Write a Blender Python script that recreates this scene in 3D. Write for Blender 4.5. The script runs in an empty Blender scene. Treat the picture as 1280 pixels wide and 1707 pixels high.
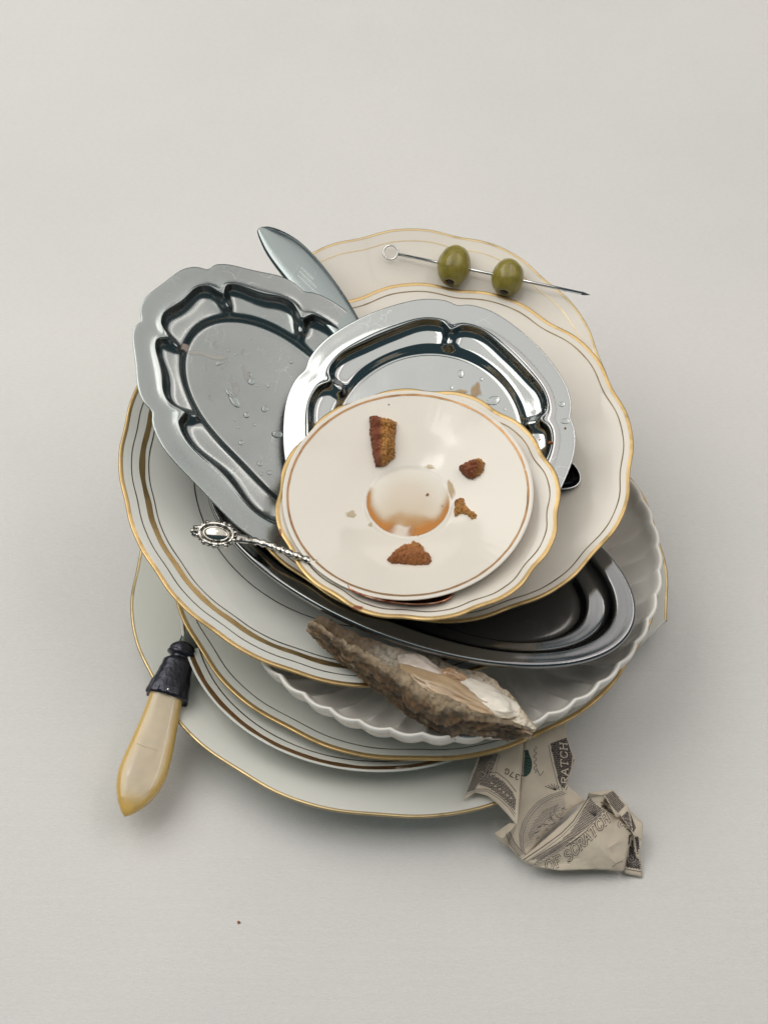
import bpy, bmesh, math, random
from mathutils import Vector, Matrix, Quaternion, noise
from mathutils.bvhtree import BVHTree
random.seed(7)
sc = bpy.context.scene
COL = sc.collection
MM = 0.001
PI = math.pi
# ------------------------------------------------------------------ camera
ELEV, DIST, FPX = math.radians(53.0), 1300.0, 3900.0
TGT = Vector((0, 0, 45.0))
CAM = TGT + DIST * Vector((0, -math.cos(ELEV), math.sin(ELEV)))
cd = bpy.data.cameras.new('camera'); cam = bpy.data.objects.new('camera', cd); COL.objects.link(cam)
cam.location = CAM * MM; cam.rotation_euler = (PI / 2 - ELEV, 0, 0)
cd.sensor_fit = 'HORIZONTAL'; cd.sensor_width = 36; cd.lens = 36 * FPX / 1280
cd.clip_start = 0.05; cd.clip_end = 50
cd.dof.use_dof = True; cd.dof.focus_distance = 1.255; cd.dof.aperture_fstop = 18
sc.camera = cam
# ------------------------------------------------------------------ light
w = bpy.data.worlds.new('World'); sc.world = w; w.use_nodes = True
bg = w.node_tree.nodes['Background']; bg.inputs[0].default_value = (0.50, 0.86, 1.0, 1); bg.inputs[1].default_value = 0.075
def area(name, loc, aim, sx, sy, power, col):
    l = bpy.data.lights.new(name, 'AREA'); l.shape = 'RECTANGLE'; l.size = sx; l.size_y = sy; l.energy = power; l.color = col
    o = bpy.data.objects.new(name, l); COL.objects.link(o); o.location = loc
    o.rotation_euler = (Vector(aim) - Vector(loc)).to_track_quat('-Z', 'Y').to_euler(); return o
area('softbox', (-1.15, 0.38, 1.60), (-1.15, 0.38, 0), 1.5, 2.2, 25.0, (0.985, 0.955, 0.895))
area('softbox_middle', (-0.05, 0.38, 1.60), (-0.05, 0.38, 0), 0.66, 2.2, 4.4, (1.0, 0.95, 0.89))
area('softbox_right', (1.20, 0.38, 1.58), (1.20, 0.38, 0), 1.8, 2.2, 12.0, (1.0, 0.905, 0.86))
area('window_light', (-0.36, 0.14, 1.54), (-0.36, 0.14, 0), 0.24, 0.13, 0.40, (1.0, 0.96, 0.92))
area('added_glint_strip_right', (0.78, 0.35, 1.52), (0.78, 0.35, 0), 0.13, 1.9, 2.6, (1.0, 0.93, 0.86))  # added strip, puts streak highlights into the steel trays
area('added_glint_strip_back', (0.0, 1.75, 1.25), (0, 0, 0.1), 2.4, 0.20, 1.2, (1.0, 0.96, 0.91))  # extra strip behind, put in only to vary the tray reflections
sc.view_settings.view_transform = 'Standard'; sc.view_settings.look = 'None'
sc.view_settings.exposure = 0.22; sc.view_settings.gamma = 1.0
sc.view_settings.use_curve_mapping = False
# ------------------------------------------------------------------ helpers
def mat(name, col, rough=.5, metal=0., **kw):
    m = bpy.data.materials.new(name); m.use_nodes = True
    b = m.node_tree.nodes['Principled BSDF']
    b.inputs['Base Color'].default_value = (*col, 1); b.inputs['Roughness'].default_value = rough; b.inputs['Metallic'].default_value = metal
    for k, v in kw.items(): b.inputs[k.replace('_', ' ')].default_value = v
    return m
def nd(m, t, **kw):
    n = m.node_tree.nodes.new(t)
    for k, v in kw.items(): setattr(n, k, v)
    return n
def lk(m, a, b): m.node_tree.links.new(a, b)
def bsdf(m): return m.node_tree.nodes['Principled BSDF']
def coords(m, scale=(1, 1, 1), kind='Object', rot=(0, 0, 0)):
    tc = nd(m, 'ShaderNodeTexCoord'); mp = nd(m, 'ShaderNodeMapping'); mp.inputs['Scale'].default_value = scale; mp.inputs['Rotation'].default_value = rot
    lk(m, tc.outputs[kind], mp.inputs[0]); return mp.outputs[0]
def noise_tex(m, vec, scale, detail=4, rough=.55):
    n = nd(m, 'ShaderNodeTexNoise'); n.inputs['Scale'].default_value = scale; n.inputs['Detail'].default_value = detail; n.inputs['Roughness'].default_value = rough
    lk(m, vec, n.inputs['Vector']); return n.outputs['Fac']
def ramp(m, fac, stops):
    r = nd(m, 'ShaderNodeValToRGB'); e = r.color_ramp.elements
    while len(e) < len(stops): e.new(.5)
    for s, (p, c) in zip(e, stops): s.position = p; s.color = (*c, 1) if len(c) == 3 else c
    lk(m, fac, r.inputs[0]); return r.outputs[0]
def bump(m, h, strength, dist):
    b = nd(m, 'ShaderNodeBump'); b.inputs['Strength'].default_value = strength; b.inputs['Distance'].default_value = dist
    lk(m, h, b.inputs['Height']); lk(m, b.outputs[0], bsdf(m).inputs['Normal']); return b
def g3(v): return (v, v, v)
def mixfac(m, fac, a, b):
    mx = nd(m, 'ShaderNodeMix', data_type='RGBA'); lk(m, fac, mx.inputs[0])
    for s, c in ((6, a), (7, b)):
        if isinstance(c, tuple): mx.inputs[s].default_value = (*c, 1)
        else: lk(m, c, mx.inputs[s])
    return mx.outputs[2]
def mesh_obj(name, verts, faces, m, parent=None, smooth=True, scale=MM):
    me = bpy.data.meshes.new(name); me.from_pydata([tuple(c * scale for c in v) for v in verts], [], faces)
    me.validate(); me.update()
    if m: me.materials.append(m)
    if smooth: me.polygons.foreach_set('use_smooth', [True] * len(me.polygons))
    o = bpy.data.objects.new(name, me); COL.objects.link(o)
    if parent: o.parent = parent
    return o
def bm_obj(name, bm, m, parent=None, smooth=True):
    bmesh.ops.recalc_face_normals(bm, faces=bm.faces)
    me = bpy.data.meshes.new(name); bmesh.ops.scale(bm, vec=(MM,) * 3, verts=bm.verts); bm.to_mesh(me); bm.free()
    if m: me.materials.append(m)
    if smooth: me.polygons.foreach_set('use_smooth', [True] * len(me.polygons))
    o = bpy.data.objects.new(name, me); COL.objects.link(o)
    if parent: o.parent = parent
    return o
def thing(name, label, cat, M=None, group=None):
    o = bpy.data.objects.new(name, None); COL.objects.link(o); o.empty_display_size = .02
    tag(o, label, cat, group)
    if M is not None:
        o.location = M.to_translation() * MM; o.rotation_mode = 'QUATERNION'; o.rotation_quaternion = M.to_quaternion()
    return o
def tag(o, label, cat, group=None):
    o['label'] = label; o['category'] = cat
    if group: o['group'] = group
    return o
def place(o, M): o.location = M.to_translation() * MM; o.rotation_mode = 'QUATERNION'; o.rotation_quaternion = M.to_quaternion()
def ray(px, py):
    u = Vector((0, math.sin(ELEV), math.cos(ELEV))); f = (TGT - CAM).normalized()
    return f + Vector((1, 0, 0)) * ((px - 640) / FPX) - u * ((py - 853.5) / FPX)
def at(px, py, z):
    d = ray(px, py); return CAM + d * ((z - CAM.z) / d.z)
def frame(o, x, z):
    z = z.normalized(); y = z.cross(x).normalized(); x = y.cross(z)
    M = Matrix((x, y, z)).transposed().to_4x4(); M.translation = o; return M
def frame_x(o, x, z):
    x = x.normalized(); z = (z - x * z.dot(x)).normalized(); y = z.cross(x)
    M = Matrix((x, y, z)).transposed().to_4x4(); M.translation = o; return M
def sm(a, b, x):
    t = min(1, max(0, (x - a) / (b - a))); return t * t * (3 - 2 * t)
def catmull(pts, n):
    out = []; P = [pts[0]] + list(pts) + [pts[-1]]
    for i in range(1, len(P) - 2):
        p0, p1, p2, p3 = P[i - 1:i + 3]
        for k in range(n):
            t = k / n
            out.append(tuple(.5 * (2 * b + (c - a) * t + (2 * a - 5 * b + 4 * c - d) * t * t + (3 * b - a - 3 * c + d) * t ** 3) for a, b, c, d in zip(p0, p1, p2, p3)))
    out.append(tuple(pts[-1])); return out
def tube_mesh(path, radii, nseg=10, flat=1.0, upv=Vector((0, 0, 1)), caps=True):
    V = []; Fc = []; n = len(path)
    for i, p in enumerate(path):
        p = Vector(p); t = (Vector(path[min(i + 1, n - 1)]) - Vector(path[max(i - 1, 0)])).normalized()
        s = t.cross(upv).normalized(); q = s.cross(t)
        r = radii[i] if isinstance(radii, (list, tuple)) else radii
        rx, rz = r if isinstance(r, tuple) else (r, r * flat)
        for k in range(nseg):
            a = 2 * PI * k / nseg; V.append(p + s * (rx * math.cos(a)) + q * (rz * math.sin(a)))
    for i in range(n - 1):
        for k in range(nseg):
            Fc.append((i * nseg + k, i * nseg + (k + 1) % nseg, (i + 1) * nseg + (k + 1) % nseg, (i + 1) * nseg + k))
    if caps: Fc.append(tuple(range(nseg))[::-1]); Fc.append(tuple((n - 1) * nseg + k for k in range(nseg)))
    return V, Fc
def ellipsoid(c, rx, ry, rz, ns=16, nr=10, nz=0., seed=0):
    V = []; Fc = []
    for i in range(nr + 1):
        ph = PI * i / nr
        for k in range(ns):
            a = 2 * PI * k / ns; d = Vector((math.sin(ph) * math.cos(a), math.sin(ph) * math.sin(a), math.cos(ph)))
            s = 1 + nz * noise.noise(d * 1.7 + Vector((seed, 0, 0))) if nz else 1
            V.append(Vector(c) + Vector((d.x * rx, d.y * ry, d.z * rz)) * s)
    for i in range(nr):
        for k in range(ns):
            Fc.append((i * ns + k, (i + 1) * ns + k, (i + 1) * ns + (k + 1) % ns, i * ns + (k + 1) % ns))
    return V, Fc
def vcol(o, cols, name='Col'):
    a = o.data.color_attributes.new(name, 'FLOAT_COLOR', 'POINT')
    a.data.foreach_set('color', [c for col in cols for c in (*col, 1)[:4]] if len(cols[0]) == 3 else [c for col in cols for c in col])
# ------------------------------------------------------------------ materials
M = {}
def porcelain(name, col, rough=.12):
    m = mat(name, col, rough); b = bsdf(m); b.inputs['Coat Weight'].default_value = .3; b.inputs['Coat Roughness'].default_value = .05
    b.inputs['Subsurface Weight'].default_value = .0; b.inputs['IOR'].default_value = 1.5
    v = coords(m); n = noise_tex(m, v, 22, 3); n2 = noise_tex(m, v, 260, 3)
    c = ramp(m, n, [(.3, tuple(x * .955 for x in col)), (.7, col)])
    lk(m, c, b.inputs['Base Color'])
    r = ramp(m, n, [(.35, g3(rough * .6)), (.7, g3(rough * 1.7))]); lk(m, r, b.inputs['Roughness'])
    bump(m, noise_tex(m, v, 45, 2), .06, .002)
    return m
M['cream'] = porcelain('cream_porcelain', (.80, .75, .665))
M['cool'] = porcelain('cool_white_porcelain', (.765, .765, .715))
M['white'] = porcelain('white_porcelain', (.82, .79, .735), .16)
def goldmat(name, col, rough):
    m = mat(name, col, rough, 1.0); v = coords(m); n = noise_tex(m, v, 90, 5)
    wn = ramp(m, noise_tex(m, v, 55, 7, .7), [(.655, g3(0)), (.69, g3(1))]); lk(m, mixfac(m, wn, ramp(m, n, [(.3, tuple(x * .72 for x in col)), (.45, col), (.75, tuple(min(1, x * 1.15) for x in col))]), (.60, .54, .44)), bsdf(m).inputs['Base Color'])
    iv = nd(m, 'ShaderNodeMath', operation='SUBTRACT'); iv.inputs[0].default_value = 1; lk(m, wn, iv.inputs[1]); lk(m, iv.outputs[0], bsdf(m).inputs['Metallic'])
    lk(m, ramp(m, n, [(.3, g3(rough * 1.7)), (.6, g3(rough))]), bsdf(m).inputs['Roughness']); return m
M['gold'] = goldmat('gilding', (.60, .425, .20), .32)
M['goldpale'] = goldmat('pale_gilding', (.58, .45, .25), .30)
M['goldbrown'] = goldmat('brown_gilding', (.38, .225, .115), .34)
M['line'] = goldmat('thin_dark_gilding', (.20, .145, .08), .35)
def steel(name, col, rough, scratch=.3, streak=True):
    m = mat(name, col, rough, 1.0); b = bsdf(m); v = coords(m)
    n = noise_tex(m, v, 30, 5); lk(m, ramp(m, n, [(.3, g3(rough * .75)), (.75, g3(rough * 1.6))]), b.inputs['Roughness'])
    sv = coords(m, (900, 60, 60), 'Object', (0, 0, .6)); s = noise_tex(m, sv, 1., 4, .6)
    w1 = nd(m, 'ShaderNodeTexVoronoi', feature='DISTANCE_TO_EDGE'); w1.inputs['Scale'].default_value = 75
    dn = nd(m, 'ShaderNodeTexNoise'); dn.inputs['Scale'].default_value = 25; lk(m, v, dn.inputs['Vector'])
    mv = nd(m, 'ShaderNodeMix', data_type='RGBA'); mv.inputs[0].default_value = .12; lk(m, v, mv.inputs[6]); lk(m, dn.outputs['Color'], mv.inputs[7]); lk(m, mv.outputs[2], w1.inputs['Vector'])
    gate = noise_tex(m, v, 38, 2)
    sc_ = nd(m, 'ShaderNodeMath', operation='LESS_THAN'); lk(m, w1.outputs[0], sc_.inputs[0]); sc_.inputs[1].default_value = .006
    gt = nd(m, 'ShaderNodeMath', operation='GREATER_THAN'); lk(m, gate, gt.inputs[0]); gt.inputs[1].default_value = .60
    ml = nd(m, 'ShaderNodeMath', operation='MULTIPLY'); lk(m, sc_.outputs[0], ml.inputs[0]); lk(m, gt.outputs[0], ml.inputs[1])
    lk(m, mixfac(m, ml.outputs[0], col, tuple(min(1, c * 1.5) for c in col)), b.inputs['Base Color'])
    b1 = bump(m, s, scratch * .12, .0004)
    b2 = nd(m, 'ShaderNodeBump'); b2.inputs['Strength'].default_value = .35; b2.inputs['Distance'].default_value = .0022; lk(m, noise_tex(m, v, 17, 2), b2.inputs['Height']); lk(m, b2.outputs[0], b1.inputs['Normal'])
    return m
M['steelJ'] = steel('polished_steel', (.44, .455, .45), .10)
M['steelI'] = steel('worn_steel', (.30, .32, .315), .20, 1.0)
M['steelF'] = steel('dull_dark_steel', (.27, .275, .28), .12, .5)
M['steelK'] = steel('knife_steel', (.30, .335, .335), .18)
M['silver'] = mat('tarnished_silver', (.62, .59, .54), .22, 1.0)
_m = M['silver']; _v = coords(_m); lk(_m, ramp(_m, noise_tex(_m, _v, 420, 4), [(.38, (.08, .07, .06)), (.55, (.66, .63, .58))]), bsdf(_m).inputs['Base Color'])
M['darksilver'] = mat('blackened_silver', (.06, .06, .075), .3, .85)
_m = M['darksilver']; _v = coords(_m); bump(_m, noise_tex(_m, _v, 600, 3), .5, .0006)
M['spoon_reflection'] = mat('dark_reflection_spoon_steel', (.02, .02, .025), .12, 1.0)  # steel bowl, its dark reflection put into the base colour
M['pick'] = mat('pick_steel', (.72, .71, .70), .15, 1.0)
# ------------------------------------------------------------------ table
def table():
    m = mat('white_tablecloth', (.74, .72, .69), .8); b = bsdf(m); v = coords(m)
    gr = ramp(m, noise_tex(m, coords(m, (300, 1100, 300), 'Object', (0, 0, .1)), 1.0, 3, .7), [(.3, g3(.93)), (.7, g3(1.0))])
    mm_ = nd(m, 'ShaderNodeMix', data_type='RGBA', blend_type='MULTIPLY'); mm_.inputs[0].default_value = 1
    lk(m, ramp(m, noise_tex(m, v, 5, 5), [(.3, (.715, .703, .685)), (.7, (.765, .750, .725))]), mm_.inputs[6]); lk(m, gr, mm_.inputs[7]); lk(m, mm_.outputs[2], b.inputs['Base Color'])
    wv = coords(m, (14, 130, 14), 'Object', (0, 0, .12)); n1 = noise_tex(m, wv, 1.0, 3)
    wf = coords(m, (500, 2200, 500), 'Object', (0, 0, .12)); n2 = noise_tex(m, wf, 1.0, 2)
    ad = nd(m, 'ShaderNodeMath', operation='MULTIPLY_ADD'); lk(m, n1, ad.inputs[0]); ad.inputs[1].default_value = 2.0; lk(m, n2, ad.inputs[2])
    bump(m, ad.outputs[0], .28, .0012)
    N = 60; S = 2600.; V = []; Fc = []
    for j in range(N + 1):
        for i in range(N + 1):
            x = (i / N - .5) * S; y = (j / N - .5) * S
            V.append((x, y, .0))
    for j in range(N):
        for i in range(N): a = j * (N + 1) + i; Fc.append((a, a + 1, a + N + 2, a + N + 1))
    o = mesh_obj('table_surface', V, Fc, m); o['kind'] = 'structure'
table()
# ------------------------------------------------------------------ dishes
FIT = {
 'A': (8.981, -35.384, 0.000, -0.029, 0.010, 148.548),
 'B': (-7.307, -59.115, 11.723, -0.087, 0.057, 104.337),
 'C': (17.652, -24.997, 19.579, -0.016, 0.010, 133.862),
 'D': (30.822, -48.109, 27.737, -0.037, 0.000, 117.698),
 'E': (-12.977, 2.498, 63.905, 0.100, 0.141, 132.559),
 'G': (17.111, 41.722, 80.964, 0.263, 0.036, 106.511),
 'F': (17.658, -54.130, 75.723, -0.037, 0.077, 120.564, 0.527, -0.419),
 'H': (25.568, 2.859, 86.364, 0.094, 0.025, 107.874),
 'I': (-49.867, 10.415, 108.584, 0.258, 0.185, 102.578, 0.643, -0.768),
 'J': (23.622, -1.048, 110.513, 0.301, -0.060, 76.731),
 'K': (17.827, -48.087, 103.590, 0.036, -0.007, 73.249),
 'L': (12.822, -45.914, 110.193, 0.070, -0.043, 64.880)}
def dish_matrix(k):
    p = FIT[k]; v = Vector((p[3], p[4], 0)); q = Quaternion(v.normalized(), v.length)
    R = q.to_matrix().to_4x4()
    if len(p) > 6: R = R @ Matrix.Rotation(p[7], 4, 'Z')
    R.translation = Vector(p[:3]); return R
DM = {k: dish_matrix(k) for k in FIT}
class Dish:
    """top, bottom: lists (d, z): d = mm in from the edge; entries with d=('k',f) scale the ring at the last d."""
    def __init__(s, k, top, bot, wave=None, wt=None, zw=0., N=360, flute=None):
        s.k = k; p = FIT[k]; s.a = p[5]; s.b = p[5] * (p[6] if len(p) > 6 else 1)
        s.top, s.bot, s.wave, s.wt, s.zw, s.N, s.flute = top, bot, wave, wt, zw, N, flute
    def L(s, t): return s.a * s.b / math.hypot(s.b * math.cos(t), s.a * math.sin(t)) if s.a != s.b else s.a
    def pt(s, d, z, t):
        if s.a == s.b: l = s.a; ca, sa = math.cos(t), math.sin(t)
        else:
            x, y = s.a * math.cos(t), s.b * math.sin(t); l = math.hypot(x, y); ca, sa = x / l, y / l
        if isinstance(d, tuple): dd = d[1]; r = (l - d[1]) * d[2]; wgt = 0 if s.wt is None else s.wt(dd) * d[2]
        else: dd = d; r = l - d; wgt = 0 if s.wt is None else s.wt(d)
        wv = s.wave(t) if s.wave and wgt > 1e-4 else 0
        r += wv * wgt; z += wv * wgt * s.zw
        if s.flute: dr, dz = s.flute(r, t, d); r += dr; z += dz
        return (r * ca, r * sa, z)
    def prof(s): return s.top + s.bot
    def mesh(s):
        P = s.prof(); N = s.N; V = []; Fc = []
        for d, z in P:
            for k in range(N): V.append(s.pt(d, z, 2 * PI * k / N))
        for i in range(len(P) - 1):
            for k in range(N): Fc.append((i * N + k, (i + 1) * N + k, (i + 1) * N + (k + 1) % N, i * N + (k + 1) % N))
        V.append((0, 0, P[0][1])); V.append((0, 0, P[-1][1])); c0, c1 = len(V) - 2, len(V) - 1; e = (len(P) - 1) * N
        for k in range(N): Fc.append((c0, k, (k + 1) % N)); Fc.append((c1, e + (k + 1) % N, e + k))
        return V, Fc
    def ribbon(s, d0, d1, off=.14, n=4, keep=None, wob=0, seed=0):
        """strip lying on the top surface from d0 to d1 (d may run past the lip: use negative index on the profile)"""
        N = s.N * 2; V = []; Fc = []
        for i in range(n + 1):
            for k in range(N):
                t = 2 * PI * k / N; d = d0 + (d1 - d0) * i / n
                if wob and i in (0, n): d += wob * noise.noise(Vector((math.cos(t) * 9, math.sin(t) * 9, seed + i)))
                V.append(s.pt(d, s.ztop(d) + off, t))
        for i in range(n):
            for k in range(N):
                t = 2 * PI * (k + .5) / N
                if keep and not keep(s.pt(d0, 0, t)): continue
                Fc.append((i * N + k, (i + 1) * N + k, (i + 1) * N + (k + 1) % N, i * N + (k + 1) % N))
        return V, Fc
    def ztop(s, d):
        P = [q for q in s.top if not isinstance(q[0], tuple)]
        for (da, za), (db, zb) in zip(P, P[1:]):
            if db <= d <= da and da > db: return za + (zb - za) * (da - d) / (da - db)
        return P[-1][1] if d < P[-1][0] else P[0][1]
    def lip(s, d0, off=.16, keep=None, low=.6, N=None):
        """gilding that starts d0 mm inside the edge and wraps over the lip"""
        tp = [q for q in s.top if not isinstance(q[0], tuple) and q[0] < d0]
        pr = [(d0, s.ztop(d0))] + tp + [q for q in s.bot[:6] if not isinstance(q[0], tuple) and q[0] < low]
        out = []
        for i, (d, z) in enumerate(pr):
            a = pr[max(i - 1, 0)]; b = pr[min(i + 1, len(pr) - 1)]
            tx, tz = -(b[0] - a[0]), b[1] - a[1]; l = math.hypot(tx, tz) or 1
            out.append((d - (-tz / l) * off * 1., z + tx / l * off))
        N = s.N * 2; V = []; Fc = []
        for d, z in out:
            for k in range(N): V.append(s.pt(d, z, 2 * PI * k / N))
        for i in range(len(out) - 1):
            for k in range(N):
                if keep and not keep(s.pt(0, 0, 2 * PI * (k + .5) / N)): continue
                Fc.append((i * N + k, (i + 1) * N + k, (i + 1) * N + (k + 1) % N, i * N + (k + 1) % N))
        return V, Fc
def frac(R, pts, n=5): return [((1 - r) * R, z * R) for r, z in catmull(pts, n)]
def cosw(n, ph, amp, sharp=.35):
    def f(t):
        c = math.cos(n * (t - math.radians(ph))); h = math.cos(n / 2 * (t - math.radians(ph)))
        return amp * (c - sharp * math.cos(2 * n * (t - math.radians(ph))) * .6 + .25 * h)
    return f
PL_TOP = [(.02, .045), (.3, .045), (.54, .045), (.60, .047), (.66, .058), (.72, .078), (.80, .099), (.90, .125), (.96, .142), (.985, .149), (.996, .1505), (1.0, .148)]
PL_BOT = [(1.0, .146), (.997, .142), (.985, .138), (.90, .109), (.80, .083), (.70, .058), (.63, .026), (.595, .016), (.585, .003), (.575, 0), (.555, 0), (.545, .003), (.535, .016), (.3, .02), (.02, .02)]
SA_TOP = [(.02, .05), (.2, .05), (.315, .0505), (.335, .0525), (.35, .058), (.365, .064), (.40, .072), (.5, .098), (.65, .142), (.8, .178), (.92, .205), (.97, .216), (.99, .2195), (1.0, .216)]
SA_BOT = [(1.0, .212), (.995, .203), (.975, .195), (.9, .172), (.7, .122), (.5, .078), (.40, .05), (.36, .03), (.345, .004), (.335, 0), (.31, 0), (.30, .004), (.29, .016), (.02, .02)]
def plate(k, name, label, body, wave, rim, lines, group=None, top=PL_TOP, bot=PL_BOT, cut=None, zw=.25, rough=None, flute=None):
    R = FIT[k][5]
    d = Dish(k, frac(R, top), frac(R, bot, 4), wave, (lambda dd: sm(.30 * R, .05 * R, dd)), zw, 360, flute)
    T = thing(name, label, 'plate' if 'saucer' not in name else 'saucer', DM[k], group)
    V, Fc = d.mesh(); keep = None
    if cut:
        keep = lambda p: any((Vector(p[:2]) - Vector(c[:2])).dot(n.xy) < 0 for c, n in cut)
        bm = bmesh.new(); pieces = []
        def piece(tests):
            b = bmesh.new(); vs = [b.verts.new(v) for v in V]
            for f in Fc:
                try: b.faces.new([vs[i] for i in f])
                except ValueError: pass
            for (c, n, sgn) in tests:
                bmesh.ops.bisect_plane(b, geom=b.verts[:] + b.edges[:] + b.faces[:], plane_co=c, plane_no=n * sgn, clear_outer=True)
                ed = [e for e in b.edges if e.is_boundary]
                bmesh.ops.holes_fill(b, edges=ed, sides=0)
                for e in ed: e.smooth = False
            return b
        b1 = piece([(cut[0][0], cut[0][1], 1)]); b2 = piece([(cut[0][0], cut[0][1], -1), (cut[1][0], cut[1][1], 1)])
        me = bpy.data.meshes.new('t'); b2.to_mesh(me); b1.from_mesh(me); b2.free()
        o = bm_obj('plate_body', b1, body, T)
        o.data.polygons.foreach_set('use_smooth', [len(p.vertices) < 5 for p in o.data.polygons])
    else: mesh_obj('plate_body', V, Fc, body, T)
    if rim: V, Fc = d.lip(rim[0], .16, keep); mesh_obj('gold_rim', V, Fc, rim[1], T)
    for i, (r, wd, m) in enumerate(lines):
        V, Fc = d.ribbon((1 - r) * R + wd / 2, (1 - r) * R - wd / 2, .13, 3, keep, wob=wd * .18, seed=i); mesh_obj('gold_line', V, Fc, m, T)
    return d, T
# broken charger: fracture lines in its own plane
def localxy(k, px, py, z): 
    w_ = at(px, py, z); q = DM[k].inverted() @ w_; return q
c0 = localxy('A', 1117, 1028, 21.4); c1 = localxy('A', 1070, 1070, 19); c2 = localxy('A', 900, 1228, 17); c3 = localxy('A', 862, 1337, 25.5)
def cutline(a, b):
    t = (b - a); t.z = 0; t.normalize(); n = Vector((-t.y, t.x, 0)); return (Vector((a.x, a.y, 0)), n if n.dot(Vector((a.x, a.y, 0))) > 0 else -n)
dA, tA = plate('A', 'dinner_plate', 'largest plate at the very bottom, thin gold rim, broken at its front right', M['cool'],
      cosw(12, 10, .9), (1.5, M['goldpale']), [], cut=[cutline(c0, c1), cutline(c2, c3)], zw=.5)
dB, tB = plate('B', 'dinner_plate', 'smaller round plate with brown rim line, sandwiched just above the bottom broken plate', M['cool'], None, None,
      [(.975, 2.6, M['goldbrown']), (.925, .7, M['line'])])
dC, tC = plate('C', 'dinner_plate', 'wavy gold rimmed plate holding the white fluted bowl', M['cool'], cosw(12, 14, .85), (2.4, M['gold']), [(.947, .55, M['line'])], zw=.4)
def flutes(n, amp, R):
    def f(r, t, d):
        wgt = sm(.35 * R, .98 * R, r); a = n * (t + .10 * r / R)
        c = abs(math.sin(a / 2)); h = (c - .64)
        return amp * wgt * h * .42 * (1 if r > .8 * R else .2), -amp * wgt * h * (.9 if r < .85 * R else .9 - .65 * sm(.85 * R, .95 * R, r))
    return f
# bowl
BO_TOP = [(.02, .06), (.3, .06), (.48, .062), (.58, .07), (.68, .092), (.78, .138), (.87, .205), (.94, .275), (.972, .335), (.984, .353), (.993, .357), (.999, .353), (1.0, .348)]
BO_BOT = [(1.0, .342), (.995, .325), (.965, .25), (.90, .175), (.81, .11), (.7, .06), (.60, .03), (.545, .02), (.53, .004), (.52, 0), (.49, 0), (.48, .004), (.47, .02), (.02, .025)]
def bowl():
    R = FIT['D'][5]
    d = Dish('D', frac(R, BO_TOP, 6), frac(R, BO_BOT, 4), None, None, 0, 880, flutes(44, 3.6, R))
    T = thing('scalloped_bowl', 'white fluted bowl with a scalloped rim under the dark oval platter', 'bowl', DM['D'])
    V, Fc = d.mesh(); mesh_obj('bowl_body', V, Fc, M['white'], T); return d
dD = bowl()
dG, tG = plate('G', 'dinner_plate', 'rearmost cream plate with gold wavy rim carrying the skewered olives', M['cream'], cosw(12, 2, .8), (1.3, M['goldpale']), [(.935, .45, M['goldpale'])], zw=.6)
dE, tE = plate('E', 'dinner_plate', 'large plate on the left with a broad gold ring and several thin rings', M['cool'], cosw(18, 184, .5), (2.2, M['gold']),
      [(.948, .55, M['line']), (.905, 2.9, M['gold']), (.878, .6, M['line']), (.696, .65, M['line'])], zw=.4)
dH, tH = plate('H', 'dinner_plate', 'cream wavy gold rimmed plate under the round steel tray, on the right', M['cream'], cosw(12, 37, 1.1), (1.9, M['gold']), [(.952, .6, M['line'])], zw=.5)
dK, tK = plate('K', 'saucer', 'wider wavy gold rimmed saucer directly beneath the top saucer', M['cream'], cosw(12, 9, .9), (2.2, M['gold']), [(.925, .6, M['line'])], top=SA_TOP, bot=SA_BOT, zw=.4)
fl = lambda r, t, d: (0, .012 * math.sin(t * 72) * sm(40, 60, r) * sm(66, 63.5, r))
dL, tL = plate('L', 'saucer', 'topmost saucer with cake scraps and a coffee stain', M['cream'], None, None, [(.958, 1.15, M['goldbrown'])], top=SA_TOP, bot=SA_BOT, flute=fl)
# ------------------------------------------------------------------ steel trays
def notches(angs, bulge, notch, w=.05, bw=.13, bp=.17):
    A = sorted(math.radians(a) % (2 * PI) for a in angs)
    def f(t):
        t %= 2 * PI
        for i in range(len(A)):
            lo = A[i]; hi = A[(i + 1) % len(A)]; span = (hi - lo) % (2 * PI)
            x = (t - lo) % (2 * PI)
            if x <= span:
                u = x / span; s = min(1, span / 1.0)
                return s * bulge * (math.exp(-((u - bp) / bw) ** 2) + math.exp(-((1 - u - bp) / bw) ** 2)) - notch * (math.exp(-(x / w) ** 2) + math.exp(-((span - x) / w) ** 2))
        return 0
    return f
def tray(k, name, label, m, top, thick, wave, wt, extra=None, N=720):
    bot = [(d, z - thick) for d, z in reversed(top)]
    d = Dish(k, top, bot, wave, wt, 0, N, extra)
    V, Fc = d.mesh()
    T = thing(name, label, 'tray', DM[k]); mesh_obj('tray_body', V, Fc, m, T); return d, T
def cm(pts, n=5): return catmull(pts, n)
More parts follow.
